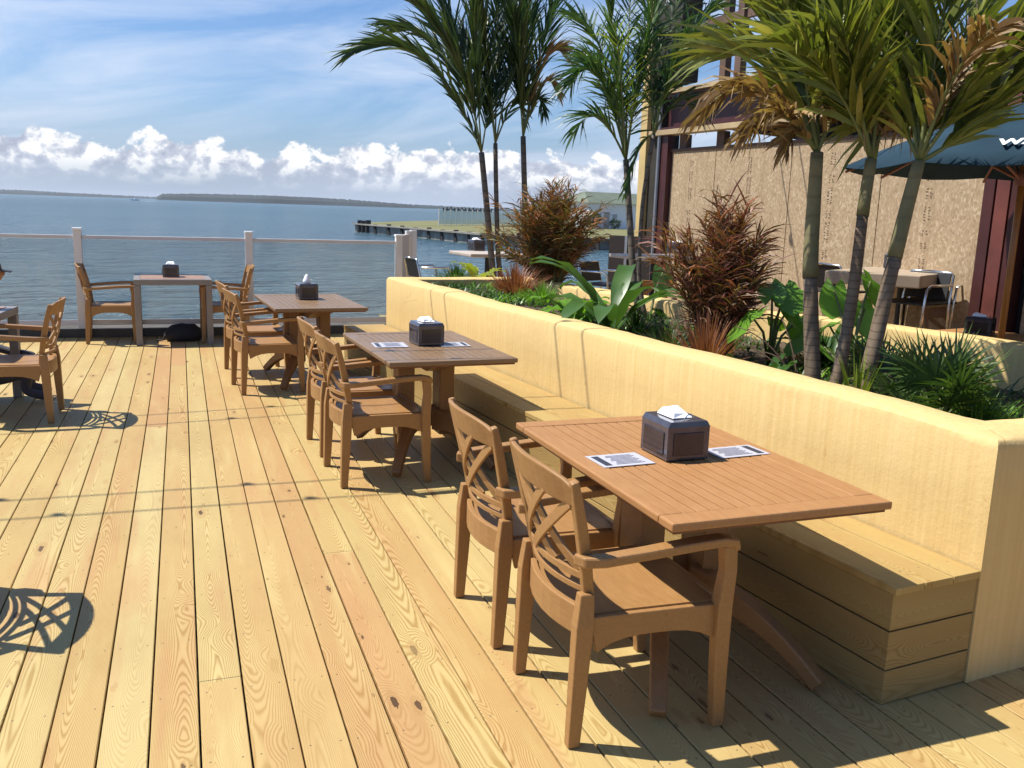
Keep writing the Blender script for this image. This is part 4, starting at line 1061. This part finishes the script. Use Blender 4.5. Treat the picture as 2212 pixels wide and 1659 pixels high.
# ------------------------------------------------------------------ palms
def bez(a, b, c, t): return a*(1-t)**2+b*2*t*(1-t)+c*t*t
def frond(B, C, T, mat, parent, n=34, L=.34, w=.018, droop=.55, ang=.75, start=.16, stemmat=None, seg=3, jit=.18, rw=.010, tipf=.35, hang=0):
    """B base, C control, T tip; leaflets on both sides of a curved stalk"""
    m = MB(); r = MB(); K = 12; pts = [bez(B, C, T, i/K) for i in range(K+1)]
    r.tube(pts, [rw*(1-.85*i/K)+.001 for i in range(K+1)], 5)
    vd = Vector((0, 0, 1))
    for i in range(n):
        for sd in (-1, 1):
            t = start+(1-start)*(i+.5*(sd > 0)+random.uniform(-.2, .2))/n
            t = min(.995, max(start, t)); p = bez(B, C, T, t); tg = (bez(B, C, T, min(1, t+.02))-bez(B, C, T, t-.02)).normalized()
            side = tg.cross(vd)
            if side.length < .05: side = Vector((1, 0, 0))
            side.normalize(); upn = side.cross(tg).normalized()
            prof_ = math.sin(math.pi*min(1, (.12+.88*(t-start)/(1-start)*.93)))**.6
            ll = L*(tipf+(1-tipf)*prof_)*random.uniform(.8, 1.12)
            a = ang*(1-.45*t)*random.uniform(.8, 1.2)
            d = tg*math.cos(a)+side*sd*math.sin(a)+upn*random.uniform(-.1, .35)-Vector((0, 0, hang))
            d += Vector((random.gauss(0, jit), random.gauss(0, jit), random.gauss(0, jit)))*.6
            ws = (upn*.8+side*.3*sd+tg.cross(d.normalized())*.5+Vector((random.gauss(0, .5), random.gauss(0, .5), 0)))
            ws = ws-d.normalized()*ws.dot(d.normalized())
            m.blade(p, d, ll, w*random.uniform(.75, 1.25), droop*random.uniform(.5, 1.6), seg, .3, side=ws)
    f = m.build('frond', mat, parent); r.build('stalk', stemmat or M['stem'], f, smooth=True)
    return f
def palm(label, trunk_pts, r0, r1, tmat, fronds, shaft=None, grp='tall palms standing in the planter', **kw):
    """trunk_pts world points; fronds: (u,v tip),(u,v control), depth offset, material key, extra"""
    base = trunk_pts[0]
    r0 *= .93; r1 *= .93; t = thing('palm_tree', label, 'palm tree', base, 0, grp)
    N = 14; pts = []
    k = len(trunk_pts)-1
    for i in range(N+1):
        q = i/N*k; j = min(k-1, int(q)); f_ = q-j; f_ = f_
        pts.append(trunk_pts[j].lerp(trunk_pts[j+1], f_)-base)
    for _ in range(2): pts = [pts[0]]+[(pts[i-1]+pts[i]*2+pts[i+1])/4 for i in range(1, N)]+[pts[-1]]
    rr = [r0*(1.25 if i == 0 else 1)+(r1-r0)*i/N for i in range(N+1)]
    cut = N if not shaft else max(1, int(N*shaft))
    m = MB(); m.tube(pts[:cut+1], rr[:cut+1], 12); m.build('trunk', tmat, t, smooth=True)
    if shaft:
        m = MB(); rs = [r*1.12 for r in rr[cut:]]; m.tube(pts[cut:], rs, 12); m.build('crown_shaft', M['shaft'], t, smooth=True)
    top = trunk_pts[-1]; d0 = (top-Vector((0, 0, HC))).dot(fw)
    for (tu, tv), (cu_, cv_), dd, mk, ex in fronds:
        T = U(tu, tv, d0+dd); C = U(cu_, cv_, d0+dd*.35)
        kk = dict(kw); kk.update(ex or {})
        frond(Vector((0, 0, 0))+(top-base), C-base, T-base, M[mk], t, **kk)
    return t
def D(p): return (p-Vector((0, 0, HC))).dot(fw)
def tp(base, *px):
    """trunk: base world, then (u, v) at the depth of the base"""
    d = D(base); return [base]+[U(u, v, d) for u, v in px]
lean = dict(L=.60, w=.030, droop=.45, ang=.40, n=66, hang=.12, tipf=.5, jit=.14)
pb_ = GP(1066, 640)
palm('leftmost tall palm with a long frond arching out over the water', tp(pb_, (1062, 560), (1050, 430), (1040, 330)), .042, .036, M['trunk_dark'],
 [((768, 108), (935, 45), -.3, 'leaf_a', {'n': 46}), ((850, 55), (985, 60), .5, 'leaf_a', None), ((935, -60), (1000, 90), .2, 'leaf_a', None), ((1010, -90), (1025, 90), -.4, 'leaf_a', None),
  ((890, 0), (1010, 110), -.5, 'leaf_a', None), ((1080, 20), (1065, 180), .4, 'leaf_a', None), ((985, 215), (1010, 250), .1, 'leaf_a', {'n': 18, 'L': .3})], **lean)
pb_ = GP(1082, 640)
palm('slim palm right behind the leftmost one, its thin trunk close beside it', tp(pb_, (1076, 560), (1072, 430), (1070, 310)), .034, .028, M['trunk_dark'],
 [((1015, -50), (1055, 90), -.2, 'leaf_a', None), ((1075, -90), (1075, 80), .3, 'leaf_a', None), ((1140, -10), (1110, 110), .2, 'leaf_a', None), ((1130, 255), (1120, 170), .3, 'leaf_a', {'n': 16, 'L': .3}),
  ((975, 60), (1050, 120), .5, 'leaf_a', None)], **lean)
pb_ = GP(1140, 640)
palm('third palm of the left clump, rising from the bronze shrub with browned right fronds', tp(pb_, (1136, 540), (1133, 410), (1130, 295)), .040, .034, M['trunk_dark'],
 [((1085, -70), (1115, 80), .2, 'leaf_a', None), ((1150, -90), (1135, 90), -.3, 'leaf_b', None), ((1225, -40), (1165, 80), .1, 'leaf_b', None), ((1222, 120), (1175, 60), -.2, 'leaf_dry', {'n': 30, 'L': .34}),
  ((1205, 205), (1180, 110), .3, 'leaf_dry', {'n': 24, 'L': .26}), ((1175, 250), (1165, 160), -.2, 'leaf_a', {'n': 20, 'L': .28}), ((1110, 40), (1120, 140), -.4, 'leaf_a', None)], **lean)
pb_ = GP(1380, 720)
fine_ = dict(L=.38, w=.019, droop=.75, ang=.80, n=62, jit=.27)
palm('feathery green palm in the middle, in front of the building corner', tp(pb_, (1368, 600), (1360, 470), (1352, 345)), .036, .026, M['trunk_dark'],
 [((1232, 190), (1290, 60), -.3, 'leaf_b', None), ((1245, 285), (1285, 190), -.2, 'leaf_b', {'n': 26}), ((1240, 40), (1315, 60), .3, 'leaf_b', None), ((1300, -60), (1330, 90), -.2, 'leaf_b', None),
  ((1365, -80), (1355, 90), .3, 'leaf_b', None), ((1440, -50), (1385, 80), -.3, 'leaf_b', None), ((1262, 120), (1320, 130), .5, 'leaf_b', None), ((1330, 60), (1345, 180), -.5, 'leaf_lime', {'n': 24}),
  ((1405, 60), (1375, 180), .3, 'leaf_b', None)], **fine_)
pb_ = GP(1392, 725)
palm('thin leaning palm just right of the feathery green one', tp(pb_, (1378, 600), (1388, 430), (1412, 290)), .022, .018, M['trunk_dark'],
 [((1500, 90), (1450, 110), -.2, 'leaf_b', None), ((1470, -30), (1430, 110), .3, 'leaf_b', None), ((1500, 240), (1470, 170), .2, 'leaf_a', {'n': 24}), ((1400, 0), (1405, 140), .1, 'leaf_b', None), ((1545, 10), (1460, 80), .2, 'leaf_b', None),
  ((1350, 420), (1375, 300), .1, 'leaf_b', {'n': 20, 'L': .2})], **fine_)
big_ = dict(L=.52, w=.038, droop=.6, ang=.62, n=40, jit=.16, rw=.013, tipf=.45)
dry_ = {'n': 44, 'L': .32, 'w': .030, 'droop': 1.3, 'jit': .45}
pb_ = GP(1757, 860)
palm('thick trunked palm left of the front three with dried drooping fronds', tp(pb_, (1752, 700), (1750, 560), (1758, 440), (1765, 330)), .050, .034, M['trunk'],
 [((1520, 240), (1630, 110), -.2, 'leaf_dry', dry_), ((1620, 290), (1690, 190), -.3, 'leaf_dry', dry_), ((1550, 120), (1680, 80), .3, 'leaf_c', None), ((1600, -40), (1700, 100), .2, 'leaf_c', None),
  ((1690, -70), (1730, 90), -.3, 'leaf_c', None), ((1780, -60), (1770, 100), .3, 'leaf_c', None), ((1840, 250), (1815, 200), -.1, 'leaf_dry', dry_), ((1640, 200), (1700, 130), .5, 'leaf_dry', dry_), ((1700, 330), (1715, 250), -.1, 'leaf_dry', {'n': 16, 'L': .22, 'w': .03, 'droop': 1.2})],
 shaft=.45, **big_)
pb_ = GP(1795, 872)
palm('middle palm of the front three, trunk leaning right past the stools', tp(pb_, (1822, 760), (1848, 600), (1866, 440), (1882, 345)), .040, .030, M['trunk'],
 [((1610, -30), (1790, 100), .2, 'leaf_c', {'n': 56}), ((1740, -80), (1830, 90), -.3, 'leaf_c', None), ((1850, -90), (1870, 80), .3, 'leaf_c', None), ((1950, -60), (1910, 90), -.2, 'leaf_c', None),
  ((1700, 90), (1800, 130), -.5, 'leaf_c', None), ((1960, 270), (1930, 190), .2, 'leaf_dry', dry_), ((1780, 200), (1830, 180), .4, 'leaf_c', None), ((1820, 60), (1850, 180), -.5, 'leaf_c', None)],
 shaft=.72, **big_)
pb_ = GP(1855, 888)
palm('right palm of the front three, leaning right with a long frond over the umbrella', tp(pb_, (1890, 740), (1922, 600), (1958, 450), (1985, 350)), .048, .032, M['trunk'],
 [((2240, 120), (2140, 270), -.2, 'leaf_c', {'n': 56, 'L': .5}), ((2290, 20), (2120, 150), -.4, 'leaf_c', {'n': 56}), ((2160, -80), (2070, 130), .3, 'leaf_c', None), ((2060, -90), (2020, 100), -.3, 'leaf_c', None),
  ((1960, -90), (1980, 90), .3, 'leaf_c', None), ((1890, 0), (1960, 130), .2, 'leaf_c', None), ((2150, 60), (2060, 120), -.6, 'leaf_dry', {'n': 32, 'L': .34, 'w': .03, 'droop': 1.0}), ((2080, 220), (2050, 180), .4, 'leaf_c', None), ((1900, 270), (1930, 210), .2, 'leaf_c', {'n': 22})],
 shaft=.62, **big_)
# ------------------------------------------------------------------ bronze palms (bushes)
def bushpalm(label, base, wpx, hpx, mat, nf, seedv, hgt=.95, spread=.55, cat='shrub'):
    random.seed(seedv); t = thing('bronze_shrub', label, cat, base, 0, 'bronze feathery shrubs in the planter')
    st_ = MB(); m = MB()
    for i in range(nf):
        a = random.uniform(0, 2*math.pi); q = random.random()**.7
        out_ = spread*q*random.uniform(.6, 1.1)*(1+.28*math.sin(a*3+seedv)); h = hgt*(1.06-.30*q**2)*random.uniform(.62, 1.06)
        if i % 3 == 0: h *= .58; out_ *= .8
        b0 = Vector((math.cos(a), math.sin(a), 0))*.10*q
        T = Vector((math.cos(a)*out_, math.sin(a)*out_, h)); C = Vector((math.cos(a)*out_*.42, math.sin(a)*out_*.35, h*.72))
        st_.tube([bez(b0, C, T, k/5) for k in range(6)], [.006, .005, .004, .003, .002, .001], 4)
        n = 19
        for k in range(n):
            for sd in (-1, 1):
                tt = .22+.78*(k+random.random())/n; p = bez(b0, C, T, tt); tg = (bez(b0, C, T, min(1, tt+.02))-bez(b0, C, T, tt-.02)).normalized()
                side = tg.cross(Vector((0, 0, 1))).normalized()
                d = tg*.75+side*sd*.65+Vector((random.gauss(0, .25), random.gauss(0, .25), random.gauss(0, .2)))
                m.blade(p, d, random.uniform(.11, .24)*hgt, .015, random.uniform(.2, 1.4), 3, .3, side=Vector((random.gauss(0, 1), random.gauss(0, 1), random.gauss(0, .6))))
    m.build('foliage', mat, t); st_.build('stem', M['stem'], t)
    return t
bushpalm('tall bronze green feathery shrub beside the left palm trunks', GP(1186, 668), 0, 0, M['leaf_bronze'], 220, 5, 1.0, .62)
bushpalm('dark reddish feathery shrub in front of the chipboard wall', GP(1548, 792), 0, 0, M['leaf_purple'], 140, 6, 1.0, .44)
random.seed(20)
# ------------------------------------------------------------------ low plants
def clump(name, label, base, n, L, w, mat, droop=.6, up=1.0, cat='grass plant', spread=.05, grp=None, seg=4):
    t = thing(name, label, cat, base, 0, grp); m = MB()
    for i in range(n):
        a = random.uniform(0, 2*math.pi); r_ = random.random()
        d = Vector((math.cos(a)*r_, math.sin(a)*r_, up*random.uniform(.5, 1.3)))
        m.blade((math.cos(a)*spread*r_, math.sin(a)*spread*r_, 0), d, L*random.uniform(.6, 1.15), w*random.uniform(.7, 1.2), droop*random.uniform(.5, 1.5), seg, .25)
    m.build('blades', mat, t)
    m = MB(); m.lathe([(spread*.5, -.03), (spread*.7, .0), (spread*.3, .04)], seg=8); m.build('crown_base', M['stem_brown'], t); return t
clump('copper_grass', 'copper red grass clump at the foot of the left palms', GP(1112, 682), 420, .34, .012, M['leaf_red'], .9, 1.3, spread=.16)
clump('copper_grass', 'copper red grass clump at the front wall below the dark reddish shrub', GP(1522, 812), 300, .40, .012, M['leaf_red'], .5, 1.1, spread=.08)
clump('green_grass', 'green grassy tuft between the left palms and the big strap leaves', GP(1170, 700), 200, .22, .012, M['leaf_bright'], .7, .9, spread=.12)
clump('green_grass', 'short green grassy tuft below the big strap leaves', GP(1262, 728), 160, .18, .014, M['leaf_bright'], .7, .9, spread=.1)
clump('ferny_tuft', 'dull green ferny tuft right of the strap leaves', GP(1370, 745), 160, .20, .012, M['leaf_fan'], .9, .7, spread=.12)
clump('spiky_tuft', 'narrow spiky leaves between the front palm trunks', GP(1850, 888), 26, .34, .02, M['leaf_lime'], .15, 1.9, spread=.03, cat='plant')
clump('green_grass', 'low dark green tuft behind the middle front palm trunk', GP(1770, 800), 140, .26, .014, M['leaf_deep'], .8, .8, spread=.12)
clump('green_grass', 'bright low grass in the near corner of the planter', GP(2105, 925), 240, .20, .010, M['leaf_bright'], .6, 1.0, spread=.2)
def strap_plant(name, label, base, n, L, w, mat, droop, seed=1, grp=None):
    random.seed(seed); t = thing(name, label, 'leafy plant', base, 0, grp)
    for i in range(n):
        a = 2*math.pi*i/n+random.uniform(-.3, .3); m = MB(); r_ = random.uniform(.35, .9)
        d = Vector((math.cos(a)*r_, math.sin(a)*r_, 1)).normalized(); p = Vector((math.cos(a)*.03, math.sin(a)*.03, 0)); side = d.cross(Vector((0, 0, 1))).normalized()
        K = 10; LL = L*random.uniform(.75, 1.15); ww = w*random.uniform(.8, 1.1)
        for k in range(K+1):
            q = k/K; h = ww/2*(.16 if q < .18 else max(0, math.sin(math.pi*(.08+.92*(q-.18)/.82)))**.7+.03*(1-q))
            nn = side.cross(d).normalized()
            for c in (-1, 0, 1): m.v.append(tuple(p+side*c*h+nn*(abs(c)*h*.30+.012*math.sin(q*22+c)*abs(c))))
            p = p+d*LL/K; d = (d+Vector((0, 0, -droop/K*(1+q)))).normalized()
        for k in range(K):
            for c in (0, 1): a_ = k*3+c; m.f.append((a_, a_+1, a_+4, a_+3))
        m.build('leaf', mat, t, smooth=True)
    return t
strap_plant('strap_leaf_plant', 'big arching strap leaf plant in the middle of the planter', GP(1318, 752), 12, .82, .15, M['leaf_strap'], 1.35, 3)
strap_plant('strap_leaf_plant', 'lime green leafy plant at the far end of the planter', GP(1030, 648), 11, .36, .09, M['leaf_lime'], 1.2, 5)
strap_plant('strap_leaf_plant', 'small upright glossy leaf plant left of the front palm trunks', GP(1640, 850), 8, .32, .07, M['leaf_deep'], .9, 9)
def ear_plant(label, base, leaves, mat):
    t = thing('elephant_ear', label, 'leafy plant', base, 0, 'elephant ear plants with broad leaves')
    for (u, v, dd, size, tilt, az) in leaves:
        size *= .80; c = U(u, v, D(base)+dd)-base; m = MB()
        K = 14; rimp = []
        for k in range(K):
            a = 2*math.pi*k/K; r_ = size*(.50+.34*abs(math.cos(a/2))**3+.10*math.cos(2*a)); x, y = r_*math.cos(a)*1.15, r_*math.sin(a)*.88
            if k == K//2: x *= .25
            rimp.append(Vector((x, y, -.22*(x*x+y*y)/size+.02*math.sin(k*2.6)*size*3)))
        Mx = Matrix.Rotation(az, 3, 'Z') @ Matrix.Rotation(tilt, 3, 'Y')
        cen = Vector((0, 0, .0)); m.v = [tuple(c+Mx @ cen)]+[tuple(c+Mx @ (q*.55+Vector((0, 0, -.01)))) for q in rimp]+[tuple(c+Mx @ q) for q in rimp]
        for k in range(K):
            j = (k+1) % K; m.f.append((0, 1+k, 1+j)); m.f.append((1+k, 1+K+k, 1+K+j, 1+j))
        lf = m.build('leaf', mat, t, smooth=True)
        m = MB(); m.tube([(0, 0, 0), (c.x*.4, c.y*.4, c.z*.65), tuple(c)], [.012, .009, .006], 6); m.build('stalk', M['stem'], lf, smooth=True)
    return t
ear_plant('elephant ear plant left of the front palms, its lowest leaf pointing down left', GP(1660, 800),
  [(1622, 680, -.40, .26, .7, 2.9), (1668, 636, -.25, .24, -.5, 1.0), (1700, 622, -.15, .28, .5, -1.9), (1700, 668, -.1, .20, .6, -1.2), (1725, 690, 0, .17, .8, -2.6), (1675, 690, .2, .16, .5, .6)], M['leaf_bright'])
ear_plant('elephant ear plant between the two right front palm trunks', GP(1830, 830),
  [(1802, 628, .1, .22, .9, -2.2), (1880, 608, .2, .24, .9, -1.2), (1868, 668, .1, .22, 1.0, -1.7), (1790, 700, .2, .22, .4, 2.5), (1745, 722, .3, .24, .5, 3.2), (1830, 722, .2, .2, .5, 0), (1780, 750, .1, .2, .5, -1)], M['leaf_bright'])
ear_plant('dark broad leaf plant below the tan chair', GP(1400, 730),
  [(1432, 588, .4, .24, 1.0, -1.8), (1350, 655, 0, .2, .6, 2.2), (1385, 690, .1, .2, .6, -.6), (1420, 668, .2, .16, .5, .3)], M['leaf_deep'])
def fan_palm(label, base, n, L, mat, seed):
    random.seed(seed); t = thing('fan_palm', label, 'fan palm', base, 0)
    for i in range(n):
        a = 2*math.pi*i/n*2.4; el = random.uniform(.25, 1.3); stl = L*random.uniform(.35, .75)
        d = Vector((math.cos(a)*math.cos(el), math.sin(a)*math.cos(el), math.sin(el))); c = d*stl
        side = d.cross(Vector((0, 0, 1))).normalized(); upn = side.cross(d).normalized(); m = MB()
        for k in range(24):
            b_ = R(-125+250*k/23); dd = d*math.cos(b_)+side*math.sin(b_)+upn*random.uniform(-.05, .15)
            m.blade(c, dd, L*random.uniform(.5, .68)*(1-.18*abs(b_)/2.2), .017, .25, 3, .45, side=dd.cross(upn))
        lf = m.build('fan_leaf', mat, t)
        m = MB(); m.tube([(0, 0, 0), tuple(c)], [.006, .004], 5); m.build('stalk', M['stem'], lf)
    return t
fan_palm('low dark green fan palm in the near part of the planter', GP(2015, 925), 20, .44, M['leaf_fan'], 4)
fan_palm('small pale fan palm tucked behind the front palm trunks', GP(1905, 862), 8, .36, M['leaf_fan'], 8)
clump('green_grass', 'wide bright grassy mass left of the outlet pillar', GP(2085, 915), 260, .20, .012, M['leaf_fan'], .6, 1.0, spread=.26)
clump('green_grass', 'dark grass spilling over at the foot of the right front palm', GP(1930, 915), 240, .18, .012, M['leaf_fan'], .6, 1.0, spread=.22)
clump('green_grass', 'short bright tuft behind the front wall right of the strap leaves', GP(1440, 780), 200, .20, .013, M['leaf_fan'], .7, .9, spread=.16)
clump('green_grass', 'leafy low tuft at the far end next to the copper grass', GP(985, 638), 220, .20, .016, M['leaf_deep'], .8, .9, spread=.2)
strap_plant('strap_leaf_plant', 'leafy green plant behind the bright tuft at the foot of the middle palms', GP(1240, 735), 10, .42, .09, M['leaf_bright'], 1.3, 12)
strap_plant('strap_leaf_plant', 'green leafy plant against the back planter wall between the front palms', GP(1790, 800), 10, .46, .11, M['leaf_deep'], 1.2, 14)
# twigs and ground cover
random.seed(31)
gc = {k: MB() for k in ('leaf_deep', 'leaf_fan', 'leaf_bright')}
for i in range(5600):
    s_ = random.random(); y = 2.6+6.4*s_; x0 = 2.84-.1*(y-2.3)+.04; x1 = (3.3 if y > 7.3 else 4.7-.38*(y-4.6)) - .28
    x = random.uniform(x0, max(x0+.2, x1)); c_ = noise.noise(Vector((x*2.2, y*2.2, 1)))+random.uniform(-.12, .12)
    if c_ < -.22: continue
    m = gc['leaf_deep' if c_ < .02 else ('leaf_fan' if c_ < .25 else 'leaf_bright')]
    a = random.uniform(0, 6.28); m.blade((x, y, soilz(y)-.01), (math.cos(a), math.sin(a), random.uniform(.3, 1.8)), random.uniform(.06, .17)*(1.25 if y < 4.2 else 1), .016, .9, 3)
for k, m in gc.items(): tag(m.build('ground_cover', M[k]), kind='stuff')
tw = thing('bare_twigs', 'bare arching brown twigs beside the thick front palm trunk', 'twigs', GP(1725, 850))
b0 = GP(1725, 850); m = MB()
for (u, v), (cu_, cv_) in (((1590, 705), (1680, 730)), ((1600, 740), (1680, 770)), ((1640, 760), (1700, 760)), ((1520, 830), (1600, 780)), ((1690, 690), (1720, 760))):
    T = U(u, v, D(b0)+.1)-b0; C = U(cu_, cv_, D(b0))-b0
    m.tube([bez(Vector((0, 0, 0)), C, T, k/8) for k in range(9)], [.007-.0006*k for k in range(9)], 5)
m.build('twig', M['stem_brown'], tw, smooth=True)
# ------------------------------------------------------------------ person at the left edge
def person():
    hd = U(-17, 588, 7.0)
    t = thing('person', 'seated person with dark hair and cap brim at the left edge beside the grey table', 'person', (hd.x-.05, hd.y, 0))
    o = Vector((hd.x-.05, hd.y, 0)); hz = hd.z
    J = {}
    V = []; E_ = []; RD = []
    def v(x, y, z, r, par=None):
        V.append((x, y, z)); RD.append(r)
        if par is not None: E_.append((par, len(V)-1))
        return len(V)-1
    sh = hz-.30; pv = sh-.50
    a = v(-.22, 0, pv, .145); b = v(-.19, 0, pv+.2, .13, a); c = v(-.13, 0, sh-.08, .15, b); nk = v(-.06, 0, sh+.07, .055, c); h0 = v(-.01, 0, sh+.17, .055, nk)
    for s_ in (-1, 1):
        s1 = v(-.13, s_*.17, sh-.03, .06, c); e1 = v(-.08, s_*.24, sh-.30, .042, s1); w1 = v(.14, s_*.16, sh-.36, .03, e1)
        hnd = v(.20, s_*.14, sh-.36, .03, w1)
        for q in range(4): f1 = v(.255, s_*(.105+.022*q), sh-.36, .009, hnd); v(.285, s_*(.105+.022*q), sh-.375, .008, f1)
        th = v(.225, s_*.095, sh-.35, .011, hnd)
        hp_ = v(-.18, s_*.10, pv-.02, .095, a); kn = v(.26, s_*.12, pv+.02, .065, hp_); an = v(.24, s_*.12, .09, .04, kn); v(.40, s_*.13, .04, .035, an)
    me = bpy.data.meshes.new('body'); me.from_pydata(V, E_, []); ob = bpy.data.objects.new('body', me); COL.objects.link(ob); ob.parent = t
    sk = ob.modifiers.new('skin', 'SKIN')
    for i, r_ in enumerate(RD): me.skin_vertices[0].data[i].radius = (r_, r_)
    me.skin_vertices[0].data[0].use_root = True
    ob.modifiers.new('s', 'SUBSURF').levels = 2; ob.modifiers['s'].render_levels = 2; me.materials.append(M['shirt'])
    # head
    me = bpy.data.meshes.new('head'); bm = bmesh.new(); bmesh.ops.create_uvsphere(bm, u_segments=28, v_segments=20, radius=1)
    for vv in bm.verts:
        x, y, z = vv.co
        k = 1-.22*max(0, -z)**1.2
        X, Y, Z = x*.095*(k if x < 0 else k*.98), y*.075*k, z*.118
        if x > 0:
            X += .020*math.exp(-((y/.16)**2+((z+.08)/.16)**2))            # nose
            X -= .010*math.exp(-(((abs(y)-.35)/.16)**2+((z-.12)/.12)**2))  # eye sockets
            X += .007*math.exp(-((y/.3)**2+((z+.42)/.10)**2))+.008*math.exp(-((y/.3)**2+((z+.8)/.14)**2))
        if abs(y) > .85: Y += .012*(1 if y > 0 else -1)*math.exp(-((x+.05)/.18)**2-((z)/.28)**2)
        vv.co = (X, Y, Z)
    bm.to_mesh(me); bm.free(); me.materials.append(M['skin']); me.polygons.foreach_set('use_smooth', [True]*len(me.polygons))
    h = bpy.data.objects.new('head', me); COL.objects.link(h); h.parent = t; h.location = (.03, 0, hz)
    m = MB(); m.lathe([(.104, -.02), (.107, .03), (.098, .08), (.07, .118), (.02, .135)], (0, 0, 0), 20); m.v = [(x*1.0-.008, y*.82, z) for x, y, z in m.v]
    hr = m.build('hair', M['hair'], t, smooth=True); hr.location = (.02, 0, hz)
    m = MB(); m.hexa([(.07, -.065, .015), (.165, -.04, .0), (.165, .04, .0), (.07, .065, .015)], [(.07, -.065, .024), (.165, -.04, .008), (.165, .04, .008), (.07, .065, .024)])
    br = m.build('cap_brim', M['hair'], t, bevel=.003); br.location = (.02, 0, hz)
    for s_ in (-1, 1):
        m = MB(); m.lathe([(.002, -.01), (.009, -.006), (.011, 0), (.009, .006), (.002, .01)], seg=10); e = m.build('eye', M['white'], t, smooth=True); e.location = (.103, s_*.027, hz+.012)
person()
S.cycles.max_bounces = 8; S.cycles.transparent_max_bounces = 12; S.cycles.diffuse_bounces = 4
try: S.cycles.use_denoising = True
except Exception: pass
